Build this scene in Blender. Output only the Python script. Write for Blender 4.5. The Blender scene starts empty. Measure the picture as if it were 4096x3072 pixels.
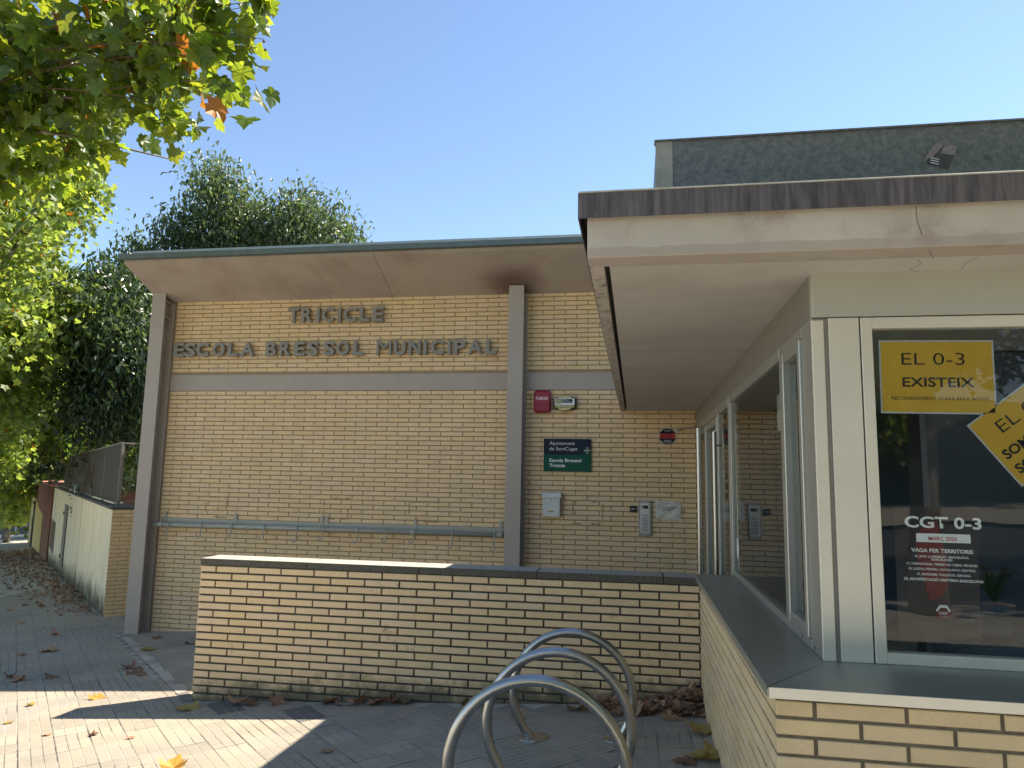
import bpy, math, random
import numpy as np
from mathutils import Vector, Matrix, Euler

random.seed(7); rng = np.random.default_rng(7)
SC = bpy.context.scene
COL = SC.collection

# ------------------------------------------------------------------ camera
YAW, PITCH, ROLL, CAMZ = math.radians(9.764), math.radians(7.593), math.radians(1.075), 1.92
def make_camera():
    fwd = Vector((-math.sin(YAW)*math.cos(PITCH), math.cos(YAW)*math.cos(PITCH), math.sin(PITCH)))
    right = Vector((math.cos(YAW), math.sin(YAW), 0)); up = right.cross(fwd)
    r2 = math.cos(ROLL)*right + math.sin(ROLL)*up
    u2 = -math.sin(ROLL)*right + math.cos(ROLL)*up
    cd = bpy.data.cameras.new('camera'); co = bpy.data.objects.new('camera', cd); COL.objects.link(co)
    m = Matrix((( r2.x, u2.x, -fwd.x, 0), (r2.y, u2.y, -fwd.y, 0), (r2.z, u2.z, -fwd.z, CAMZ), (0, 0, 0, 1)))
    co.matrix_world = m
    cd.sensor_width = 36.0; cd.lens = 36.0*2896.42/4096; cd.clip_start = .05; cd.clip_end = 2000
    SC.camera = co
make_camera()

# ------------------------------------------------------------------ light
SUN = Vector((.70, .455, 1.0)).normalized()
EL = math.asin(SUN.z); AZ = math.atan2(SUN.x, SUN.y)
world = bpy.data.worlds.new('World'); SC.world = world; world.use_nodes = True
wn = world.node_tree.nodes; wl = world.node_tree.links
sky = wn.new('ShaderNodeTexSky'); sky.sky_type = 'NISHITA'; sky.sun_disc = False
sky.sun_elevation = EL; sky.sun_rotation = AZ; sky.altitude = 150
sky.air_density = 1.0; sky.dust_density = .05; sky.ozone_density = 1.3
wl.new(sky.outputs[0], wn['Background'].inputs[0]); wn['Background'].inputs[1].default_value = .092
sl = bpy.data.lights.new('sun', 'SUN'); sl.energy = 5.0; sl.angle = math.radians(.5); sl.color = (1, .90, .76)
so = bpy.data.objects.new('sun', sl); COL.objects.link(so)
so.rotation_euler = SUN.to_track_quat('Z', 'Y').to_euler()
SC.view_settings.view_transform = 'Standard'; SC.view_settings.look = 'None'
SC.view_settings.gamma = 1; SC.view_settings.use_curve_mapping = False
SC.view_settings.exposure = 1.42
SC.cycles.max_bounces = 8; SC.cycles.diffuse_bounces = 5; SC.cycles.transparent_max_bounces = 12

# ------------------------------------------------------------------ materials
MATS = {}
def M(name, col, rough=.6, metal=0., var=.08, vscale=6., bump=0., bscale=80., rand=None, ramount=.12,
      spec=.5, fine=0., stretch=None, col2=None, c2scale=3., c2lo=.45, c2hi=.65, coat=0., hue=.0):
    if name in MATS: return MATS[name]
    m = bpy.data.materials.new(name); m.use_nodes = True; MATS[name] = m
    nt = m.node_tree; N = nt.nodes; L = nt.links; b = N['Principled BSDF']
    b.inputs['Roughness'].default_value = rough; b.inputs['Metallic'].default_value = metal
    b.inputs['Specular IOR Level'].default_value = spec; b.inputs['Coat Weight'].default_value = coat
    geo = N.new('ShaderNodeNewGeometry'); vec = geo.outputs['Position']
    if stretch:
        mp = N.new('ShaderNodeMapping'); mp.inputs['Scale'].default_value = stretch
        L.new(vec, mp.inputs['Vector']); vec = mp.outputs[0]
    c = None
    rgb = N.new('ShaderNodeRGB'); rgb.outputs[0].default_value = (*col, 1); c = rgb.outputs[0]
    if col2:
        n = N.new('ShaderNodeTexNoise'); n.inputs['Scale'].default_value = c2scale; n.inputs['Detail'].default_value = 8
        n.inputs['Roughness'].default_value = .65
        L.new(vec, n.inputs['Vector'])
        mr = N.new('ShaderNodeMapRange'); mr.inputs['From Min'].default_value = c2lo; mr.inputs['From Max'].default_value = c2hi
        L.new(n.outputs['Fac'], mr.inputs['Value'])
        mx = N.new('ShaderNodeMix'); mx.data_type = 'RGBA'
        L.new(mr.outputs[0], mx.inputs['Factor']); L.new(c, mx.inputs[6]); mx.inputs[7].default_value = (*col2, 1)
        c = mx.outputs[2]
    n1 = N.new('ShaderNodeTexNoise'); n1.inputs['Scale'].default_value = vscale; n1.inputs['Detail'].default_value = 7
    n1.inputs['Roughness'].default_value = .6
    L.new(vec, n1.inputs['Vector'])
    mr = N.new('ShaderNodeMapRange'); mr.inputs['From Min'].default_value = .25; mr.inputs['From Max'].default_value = .75
    mr.inputs['To Min'].default_value = 1-var; mr.inputs['To Max'].default_value = 1+var
    L.new(n1.outputs['Fac'], mr.inputs['Value'])
    val = mr.outputs[0]
    hs = N.new('ShaderNodeHueSaturation')
    if rand:
        if rand == 'obj':
            oi = N.new('ShaderNodeObjectInfo'); ro = oi.outputs['Random']
        else: ro = geo.outputs['Random Per Island']
        m2 = N.new('ShaderNodeMapRange'); m2.inputs['To Min'].default_value = 1-ramount; m2.inputs['To Max'].default_value = 1+ramount
        L.new(ro, m2.inputs['Value'])
        mu = N.new('ShaderNodeMath'); mu.operation = 'MULTIPLY'; L.new(val, mu.inputs[0]); L.new(m2.outputs[0], mu.inputs[1]); val = mu.outputs[0]
        if hue:
            wnz = N.new('ShaderNodeTexWhiteNoise'); wnz.noise_dimensions = '1D'; L.new(ro, wnz.inputs['W'])
            m3 = N.new('ShaderNodeMapRange'); m3.inputs['To Min'].default_value = .5-hue; m3.inputs['To Max'].default_value = .5+hue
            L.new(wnz.outputs['Value'], m3.inputs['Value']); L.new(m3.outputs[0], hs.inputs['Hue'])
            m4 = N.new('ShaderNodeMapRange'); m4.inputs['To Min'].default_value = .94; m4.inputs['To Max'].default_value = 1.06
            L.new(wnz.outputs['Value'], m4.inputs['Value']); L.new(m4.outputs[0], hs.inputs['Saturation'])
    if fine:
        n3 = N.new('ShaderNodeTexNoise'); n3.inputs['Scale'].default_value = 260; n3.inputs['Detail'].default_value = 2
        L.new(geo.outputs['Position'], n3.inputs['Vector'])
        m5 = N.new('ShaderNodeMapRange'); m5.inputs['From Min'].default_value = .3; m5.inputs['From Max'].default_value = .7
        m5.inputs['To Min'].default_value = 1-fine; m5.inputs['To Max'].default_value = 1+fine
        L.new(n3.outputs['Fac'], m5.inputs['Value'])
        mu = N.new('ShaderNodeMath'); mu.operation = 'MULTIPLY'; L.new(val, mu.inputs[0]); L.new(m5.outputs[0], mu.inputs[1]); val = mu.outputs[0]
    L.new(val, hs.inputs['Value']); L.new(c, hs.inputs['Color']); L.new(hs.outputs[0], b.inputs['Base Color'])
    if rough > .15:
        mrr = N.new('ShaderNodeMapRange'); mrr.inputs['To Min'].default_value = max(.03, rough-.08); mrr.inputs['To Max'].default_value = min(1, rough+.08)
        L.new(n1.outputs['Fac'], mrr.inputs['Value']); L.new(mrr.outputs[0], b.inputs['Roughness'])
    if bump:
        nb = N.new('ShaderNodeTexNoise'); nb.inputs['Scale'].default_value = bscale; nb.inputs['Detail'].default_value = 5
        L.new(vec, nb.inputs['Vector'])
        bp = N.new('ShaderNodeBump'); bp.inputs['Strength'].default_value = bump; bp.inputs['Distance'].default_value = .004
        L.new(nb.outputs['Fac'], bp.inputs['Height']); L.new(bp.outputs[0], b.inputs['Normal'])
    return m

def stain_mask(m, base_expr, dark, zslope=True, height=.5, scale=(6, 6, 1.2)):
    """mould that climbs from the ground line (z follows the sloping pavement) in tongues"""
    nt = m.node_tree; N = nt.nodes; L = nt.links; b = N['Principled BSDF']
    src = b.inputs['Base Color'].links[0].from_socket
    geo = N.new('ShaderNodeNewGeometry')
    dp = N.new('ShaderNodeVectorMath'); dp.operation = 'DOT_PRODUCT'; dp.inputs[1].default_value = (-.0594, .02, 1)
    L.new(geo.outputs['Position'], dp.inputs[0])
    mp = N.new('ShaderNodeMapping'); mp.inputs['Scale'].default_value = scale; L.new(geo.outputs['Position'], mp.inputs['Vector'])
    n = N.new('ShaderNodeTexNoise'); n.inputs['Scale'].default_value = 1; n.inputs['Detail'].default_value = 6; n.inputs['Roughness'].default_value = .7
    L.new(mp.outputs[0], n.inputs['Vector'])
    mr = N.new('ShaderNodeMapRange'); mr.inputs['From Min'].default_value = .3506; mr.inputs['From Max'].default_value = .3506+height
    mr.inputs['To Min'].default_value = .62; mr.inputs['To Max'].default_value = .0
    L.new(dp.outputs['Value'], mr.inputs['Value'])
    ad = N.new('ShaderNodeMath'); ad.operation = 'ADD'; L.new(mr.outputs[0], ad.inputs[0]); L.new(n.outputs['Fac'], ad.inputs[1])
    m2 = N.new('ShaderNodeMapRange'); m2.inputs['From Min'].default_value = .72; m2.inputs['From Max'].default_value = 1.0
    m2.inputs['To Max'].default_value = .93
    L.new(ad.outputs[0], m2.inputs['Value'])
    mx = N.new('ShaderNodeMix'); mx.data_type = 'RGBA'; L.new(m2.outputs[0], mx.inputs['Factor']); L.new(src, mx.inputs[6]); mx.inputs[7].default_value = (*dark, 1)
    L.new(mx.outputs[2], b.inputs['Base Color'])

def leaf_mat(name, col, trans=(.35, .5, .05), tr=.35, rough=.45, ramount=.35, hue=.03, spec=.5, autumn=0., rand='island'):
    m = bpy.data.materials.new(name); m.use_nodes = True; MATS[name] = m
    nt = m.node_tree; N = nt.nodes; L = nt.links; b = N['Principled BSDF']; out = N['Material Output']
    b.inputs['Roughness'].default_value = rough; b.inputs['Specular IOR Level'].default_value = spec
    geo = N.new('ShaderNodeNewGeometry')
    if rand == 'obj': ro = N.new('ShaderNodeObjectInfo').outputs['Random']
    else: ro = geo.outputs['Random Per Island']
    w = N.new('ShaderNodeTexWhiteNoise'); w.noise_dimensions = '1D'; L.new(ro, w.inputs['W'])
    def chain(c):
        hs = N.new('ShaderNodeHueSaturation'); hs.inputs['Color'].default_value = (*c, 1)
        a = N.new('ShaderNodeMapRange'); a.inputs['To Min'].default_value = 1-ramount; a.inputs['To Max'].default_value = 1+ramount
        L.new(ro, a.inputs['Value']); L.new(a.outputs[0], hs.inputs['Value'])
        h = N.new('ShaderNodeMapRange'); h.inputs['To Min'].default_value = .5-hue; h.inputs['To Max'].default_value = .5+hue*.6
        L.new(w.outputs['Value'], h.inputs['Value']); L.new(h.outputs[0], hs.inputs['Hue'])
        o = hs.outputs[0]
        if autumn:
            gt = N.new('ShaderNodeMath'); gt.operation = 'GREATER_THAN'; gt.inputs[1].default_value = 1-autumn
            L.new(w.outputs['Value'], gt.inputs[0])
            mx = N.new('ShaderNodeMix'); mx.data_type = 'RGBA'; L.new(gt.outputs[0], mx.inputs['Factor']); L.new(o, mx.inputs[6])
            mx.inputs[7].default_value = (.45, .17, .02, 1); o = mx.outputs[2]
        return o
    L.new(chain(col), b.inputs['Base Color'])
    t = N.new('ShaderNodeBsdfTranslucent'); L.new(chain(trans), t.inputs['Color'])
    mx = N.new('ShaderNodeMixShader'); mx.inputs[0].default_value = tr
    L.new(b.outputs[0], mx.inputs[1]); L.new(t.outputs[0], mx.inputs[2]); L.new(mx.outputs[0], out.inputs['Surface'])
    return m

def glass_mat(name, tint=(.85, .9, .88), ior=1.52, rough=.0):
    m = bpy.data.materials.new(name); m.use_nodes = True; MATS[name] = m
    nt = m.node_tree; N = nt.nodes; L = nt.links; N.remove(N['Principled BSDF']); out = N['Material Output']
    fr = N.new('ShaderNodeFresnel'); fr.inputs['IOR'].default_value = ior
    geo = N.new('ShaderNodeNewGeometry')
    sub = N.new('ShaderNodeMath'); sub.operation = 'SUBTRACT'; sub.inputs[0].default_value = 1; L.new(geo.outputs['Backfacing'], sub.inputs[1])
    mu = N.new('ShaderNodeMath'); mu.operation = 'MULTIPLY'; L.new(fr.outputs[0], mu.inputs[0]); L.new(sub.outputs[0], mu.inputs[1])
    m2 = N.new('ShaderNodeMath'); m2.operation = 'MULTIPLY'; m2.inputs[1].default_value = 1.05; m2.use_clamp = True; L.new(mu.outputs[0], m2.inputs[0])
    g = N.new('ShaderNodeBsdfGlossy'); g.inputs['Roughness'].default_value = rough
    t = N.new('ShaderNodeBsdfTransparent'); t.inputs[0].default_value = (*tint, 1)
    # slight waviness of float glass
    nb = N.new('ShaderNodeTexNoise'); nb.inputs['Scale'].default_value = 1.6; nb.inputs['Detail'].default_value = 1
    L.new(geo.outputs['Position'], nb.inputs['Vector'])
    bp = N.new('ShaderNodeBump'); bp.inputs['Strength'].default_value = .12; bp.inputs['Distance'].default_value = .02
    L.new(nb.outputs['Fac'], bp.inputs['Height']); L.new(bp.outputs[0], g.inputs['Normal'])
    mx = N.new('ShaderNodeMixShader'); L.new(m2.outputs[0], mx.inputs[0]); L.new(t.outputs[0], mx.inputs[1]); L.new(g.outputs[0], mx.inputs[2])
    L.new(mx.outputs[0], out.inputs['Surface'])
    return m

BR = dict(rough=.62, var=.10, vscale=7, fine=.07, bump=.25, bscale=90, ramount=.035, hue=.003, c2scale=2.2, c2lo=.55, c2hi=.85)
M('brick_main', (.74, .54, .30), rand='obj', col2=(.60, .42, .24), **BR)
M('brick_main_far', (.74, .54, .30), rand='island', col2=(.60, .42, .24), **BR)
M('brick_low', (.76, .555, .31), rand='obj', col2=(.20, .15, .09), **{**BR, 'c2lo': .60, 'c2hi': .78, 'c2scale': 7})
stain_mask(MATS['brick_low'], None, (.13, .11, .06), height=.32, scale=(5, 5, 4))
M('brick_porch', (.70, .53, .31), rand='obj', col2=(.45, .35, .2), **BR)
M('mortar_tan', (.34, .25, .155), rough=.95, var=.2, vscale=20, bump=.4)
M('mortar_dark', (.065, .058, .045), rough=.95, var=.35, vscale=14, bump=.5, col2=(.09, .085, .06))
M('mortar_grey', (.16, .135, .095), rough=.95, var=.35, vscale=30, bump=.6, bscale=200)
M('steel_paint', (.40, .34, .28), rough=.5, var=.07, vscale=2.5, fine=.03, col2=(.30, .23, .19), c2scale=9, c2lo=.68, c2hi=.75)
M('rail_paint', (.36, .355, .29), rough=.45, var=.12, vscale=12)
M('letter_metal', (.25, .235, .205), rough=.55, metal=.0, var=.15, vscale=20)
M('soffit_concrete', (.42, .355, .295), rough=.85, var=.13, vscale=1.6, fine=.04, bump=.15, bscale=40, col2=(.30, .22, .18), c2scale=1.3, c2lo=.5, c2hi=.8)
M('canopy_concrete', (.50, .455, .385), rough=.85, var=.12, vscale=3, fine=.06, bump=.3, bscale=40, col2=(.33, .26, .20), c2scale=4, c2lo=.52, c2hi=.75)
M('canopy_soffit', (.50, .47, .42), rough=.8, var=.06, vscale=5, fine=.05, bump=.15, bscale=30, col2=(.42, .37, .32), c2scale=1.4, c2lo=.45, c2hi=.75)
M('lip_stained', (.46, .40, .34), rough=.9, var=.2, vscale=14, col2=(.17, .145, .125), c2scale=11, c2lo=.52, c2hi=.66)
M('cap_metal', (.135, .12, .125), rough=.6, metal=.1, var=.3, vscale=55, stretch=(1, 1, .10), col2=(.06, .052, .055), c2scale=34, c2lo=.42, c2hi=.66)
M('galvanised', (.20, .21, .205), rough=.5, metal=.2, var=.22, vscale=75, col2=(.15, .165, .165), c2scale=42, c2lo=.47, c2hi=.53)
M('gutter_metal', (.13, .17, .165), rough=.5, metal=.35, var=.15, vscale=9, stretch=(1, 1, .3))
M('flashing_pale', (.36, .36, .31), rough=.6, metal=.1, var=.25, vscale=16)
M('aluminium', (.70, .665, .56), rough=.42, metal=.25, var=.05, vscale=2, fine=.02)  # paler, warmer than aluminium_side: bounce light on the front frames put into colour
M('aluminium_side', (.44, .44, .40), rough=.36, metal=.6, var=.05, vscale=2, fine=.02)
M('panel_metal', (.50, .50, .43), rough=.42, metal=.3, var=.06, vscale=1.2)
M('zinc_sill', (.38, .385, .35), rough=.42, metal=.7, var=.08, vscale=3)
M('sill_front_lit', (.86, .77, .62), rough=.5, metal=.1, var=.05, vscale=5)  # front edge of the zinc sill, warm bounce light put into its colour
M('stainless', (.42, .41, .39), rough=.30, metal=1., var=.10, vscale=10, stretch=(1, 1, 2))
M('header_metal', (.30, .285, .26), rough=.42, metal=.4, var=.05); M('sticker_paper', (.26, .225, .21), rough=.7, var=.3, vscale=50); M('sticker_print', (.07, .072, .078), rough=.5, var=.3, vscale=60); M('rubber', (.02, .02, .02), rough=.6)
M('groove', (.05, .042, .038), rough=.95); M('sealant', (.25, .23, .20), rough=.8)
M('coping_stone', (.40, .36, .30), rough=.9, var=.25, vscale=60, fine=.25, bump=1.0, bscale=220)
M('coping_edge', (.11, .10, .075), rough=.95, var=.4, vscale=60, fine=.3, bump=1.0, bscale=160)
M('tile', (.335, .288, .215), rough=.85, var=.14, vscale=1.3, fine=.12, bump=.3, bscale=150, rand='obj', ramount=.09, col2=(.24, .225, .20), c2scale=1.1, c2lo=.45, c2hi=.7)
M('tile_joined', (.335, .288, .215), rough=.85, var=.14, vscale=1.3, fine=.12, bump=.3, bscale=150, rand='island', ramount=.05, col2=(.24, .225, .20), c2scale=1.1, c2lo=.45, c2hi=.7)
M('tile_joint', (.40, .36, .29), rough=.95, var=.35, vscale=2.2, fine=.25, col2=(.15, .14, .12), c2scale=1.6, c2lo=.48, c2hi=.58); M('tile_dark', (.13, .125, .12), rough=.85, var=.14, vscale=1.3, fine=.12, bump=.3, bscale=150)
M('grout', (.42, .375, .30), rough=.95, var=.25, vscale=3, fine=.2, col2=(.46, .43, .37), c2scale=1.7, c2lo=.45, c2hi=.62)
M('asphalt', (.06, .06, .06), rough=.9, var=.2, vscale=8, fine=.3)
M('kerb_stone', (.35, .33, .30), rough=.9, var=.15, vscale=8)
M('wall_greenwhite', (.76, .68, .47), rough=.9, var=.08, vscale=3, col2=(.62, .56, .39), c2scale=2.5, c2lo=.5, c2hi=.75, stretch=(1, 1, .35))
stain_mask(MATS['wall_greenwhite'], None, (.03, .032, .02), height=.75, scale=(4.5, 4.5, 1.5))
M('wall_brown', (.20, .085, .055), rough=.9, var=.12, vscale=8, stretch=(1, 1, 6))
M('wall_yellow', (.50, .40, .15), rough=.9, var=.12, vscale=2, stretch=(1, 1, .4))
stain_mask(MATS['wall_yellow'], None, (.10, .085, .04), height=.25, scale=(1.2, 1.2, .6))
M('wall_coping', (.10, .10, .08), rough=.95, var=.4, vscale=9)
M('coping_red', (.45, .20, .13), rough=.9, var=.15, vscale=9)
M('fence_panel', (.075, .072, .064), rough=.8, spec=.2, var=.15, vscale=2, stretch=(3, 3, .3))
M('fence_post', (.20, .19, .17), rough=.6)
M('door_dark', (.09, .095, .09), rough=.6, var=.2)
M('rust', (.16, .09, .05), rough=.9, var=.4, vscale=20)
M('white_paint', (.62, .64, .58), rough=.35, var=.04)
M('cream_plastic', (.60, .48, .26), rough=.4, var=.05)
M('black_plastic', (.02, .022, .026), rough=.35)
M('red_plastic', (.30, .012, .035), rough=.35, var=.06)
M('print_white', (.75, .75, .72), rough=.5, var=.02)
M('print_grey', (.45, .46, .45), rough=.5, var=.02)
M('print_navy', (.012, .018, .035), rough=.5, spec=.2, var=.03)
M('print_green', (.006, .085, .05), rough=.5, spec=.2, var=.05)
M('print_green_dark', (.012, .06, .045), rough=.5, spec=.2, var=.03)
M('print_olive', (.26, .26, .04), rough=.4, var=.03)
M('print_black', (.012, .013, .016), rough=.35, var=.05)
M('poster_black', (.014, .014, .022), rough=.30, var=.1)
M('poster_yellow', (.56, .33, .03), rough=.4, var=.06, vscale=3)
M('print_red', (.45, .03, .03), rough=.4, var=.05)
M('print_darkred', (.13, .008, .015), rough=.4, var=.05)
M('paper', (.62, .60, .50), rough=.5, var=.25, vscale=14, fine=.1, spec=.8)
M('ink', (.10, .10, .09), rough=.6)
M('brass', (.42, .27, .08), rough=.35, metal=.8)
M('intercom_metal', (.42, .40, .37), rough=.4, metal=.5, var=.06)
M('tape_residue', (.40, .28, .15), rough=.8, var=.3, vscale=40)
M('bark', (.16, .13, .09), rough=.95, var=.35, vscale=5, bump=.8, bscale=20, col2=(.32, .30, .22), c2scale=3, c2lo=.5, c2hi=.6)
M('twig', (.10, .06, .035), rough=.9, var=.2)
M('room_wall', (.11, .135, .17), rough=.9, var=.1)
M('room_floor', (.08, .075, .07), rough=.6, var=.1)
M('plaster_far', (.15, .15, .155), rough=.9, var=.1)
M('plaster_pale', (.65, .62, .55), rough=.9, var=.08)
M('teal_paint', (.20, .42, .42), rough=.6, var=.08)
M('skin', (.45, .26, .17), rough=.5); M('cloth_dark', (.02, .02, .025), rough=.9); M('cloth_pale', (.45, .45, .42), rough=.9)
M('ivy', (.025, .035, .015), rough=.9, var=.5, vscale=3); M('earth', (.12, .09, .06), rough=1, var=.3)
M('red_paint', (.30, .02, .02), rough=.5)
glass_mat('glass', (.86, .9, .88)); glass_mat('glass_dark', (.90, .93, .94))
leaf_mat('leaf_near', (.055, .095, .018), (.40, .52, .03), tr=.42, rough=.38, ramount=.35, hue=.03, autumn=.018)
leaf_mat('leaf_near_single', (.055, .095, .018), (.40, .52, .03), tr=.42, rough=.38, ramount=.35, hue=.03, autumn=.05, rand='obj')
leaf_mat('leaf_plane', (.12, .175, .045), (.44, .57, .08), tr=.50, rough=.45, ramount=.35, hue=.02, autumn=.012)
leaf_mat('leaf_dark', (.028, .055, .022), (.14, .24, .05), tr=.25, rough=.32, ramount=.35, hue=.02, spec=.6)
leaf_mat('leaf_privet', (.065, .10, .045), (.20, .30, .07), tr=.30, rough=.42, ramount=.4, hue=.02, spec=.5)
leaf_mat('leaf_bright', (.07, .13, .025), (.32, .46, .05), tr=.45, rough=.4, ramount=.35, hue=.02)
leaf_mat('leaf_dry', (.36, .23, .14), (.2, .1, .04), tr=.1, rough=.8, ramount=.45, hue=.02)
leaf_mat('leaf_dry_single', (.33, .19, .105), (.2, .1, .04), tr=.1, rough=.8, ramount=.4, hue=.02, rand='obj')
leaf_mat('leaf_orange', (.62, .30, .05), (.6, .3, .03), tr=.3, rough=.6, ramount=.1, hue=.0, rand='obj')
leaf_mat('leaf_yellow', (.36, .26, .07), (.4, .3, .05), tr=.2, rough=.7, ramount=.1, hue=.0, rand='obj')

def bloom(m, centre, rad, col):
    nt = m.node_tree; N = nt.nodes; L = nt.links; b = N['Principled BSDF']; src = b.inputs['Base Color'].links[0].from_socket
    geo = N.new('ShaderNodeNewGeometry'); v = N.new('ShaderNodeVectorMath'); v.operation = 'DISTANCE'; v.inputs[1].default_value = centre; L.new(geo.outputs['Position'], v.inputs[0])
    n = N.new('ShaderNodeTexNoise'); n.inputs['Scale'].default_value = 6; n.inputs['Detail'].default_value = 5
    a = N.new('ShaderNodeMath'); a.operation = 'MULTIPLY_ADD'; a.inputs[1].default_value = -.35*rad*2; L.new(n.outputs['Fac'], a.inputs[0]); L.new(v.outputs['Value'], a.inputs[2])
    mr = N.new('ShaderNodeMapRange'); mr.interpolation_type = 'SMOOTHSTEP'; mr.inputs['From Min'].default_value = rad; mr.inputs['From Max'].default_value = -.1; mr.inputs['To Max'].default_value = .75; L.new(a.outputs[0], mr.inputs['Value'])
    mx = N.new('ShaderNodeMix'); mx.data_type = 'RGBA'; L.new(mr.outputs[0], mx.inputs['Factor']); L.new(src, mx.inputs[6]); mx.inputs[7].default_value = (*col, 1); L.new(mx.outputs[2], b.inputs['Base Color'])
bloom(MATS['soffit_concrete'], (-1.6, 9.14, 4.48), .42, (.10, .045, .03))

def edge_band(m, z0, z1, col, amt=.9):
    nt = m.node_tree; N = nt.nodes; L = nt.links; b = N['Principled BSDF']; src = b.inputs['Base Color'].links[0].from_socket
    geo = N.new('ShaderNodeNewGeometry'); sx = N.new('ShaderNodeSeparateXYZ'); L.new(geo.outputs['Position'], sx.inputs[0])
    n = N.new('ShaderNodeTexNoise'); n.inputs['Scale'].default_value = 9; n.inputs['Detail'].default_value = 9; n.inputs['Roughness'].default_value = .7
    a = N.new('ShaderNodeMath'); a.operation = 'MULTIPLY_ADD'; a.inputs[1].default_value = -.9*abs(z1-z0); L.new(geo.outputs['Position'], n.inputs['Vector']); L.new(n.outputs['Fac'], a.inputs[0]); L.new(sx.outputs['Z'], a.inputs[2])
    mr = N.new('ShaderNodeMapRange'); o = -.45*abs(z1-z0); mr.inputs['From Min'].default_value = z1+o; mr.inputs['From Max'].default_value = z1+o-(.004 if z1 > z0 else -.02); mr.inputs['To Max'].default_value = amt; L.new(a.outputs[0], mr.inputs['Value'])
    mx = N.new('ShaderNodeMix'); mx.data_type = 'RGBA'; L.new(mr.outputs[0], mx.inputs['Factor']); L.new(src, mx.inputs[6]); mx.inputs[7].default_value = (*col, 1); L.new(mx.outputs[2], b.inputs['Base Color'])
edge_band(MATS['canopy_concrete'], 2.82, 2.868, (.36, .30, .255), .6)

# ------------------------------------------------------------------ object helpers
def ground(x, y): return .3506 + .0594*x - .02*y
def empty(name, loc, label, cat, group=None):
    o = bpy.data.objects.new(name, None); COL.objects.link(o); o.location = loc; o.empty_display_size = .1
    o['label'] = label; o['category'] = cat
    if group: o['group'] = group
    return o
def tag(o, label, cat, group=None):
    o['label'] = label; o['category'] = cat
    if group: o['group'] = group
    return o
def wloc(o):
    v = Vector((0, 0, 0))
    while o is not None: v += o.location; o = o.parent
    return v
def link(me, name, parent=None, loc=None, rot=None, kind=None):
    """loc in world metres; all parents are unrotated empties / meshes"""
    o = bpy.data.objects.new(name, me); COL.objects.link(o)
    base = wloc(parent) if parent else Vector((0, 0, 0))
    if parent: o.parent = parent
    if loc is not None: o.location = Vector(loc) - base
    if rot is not None: o.rotation_euler = rot
    if kind: o['kind'] = kind
    return o
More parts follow.
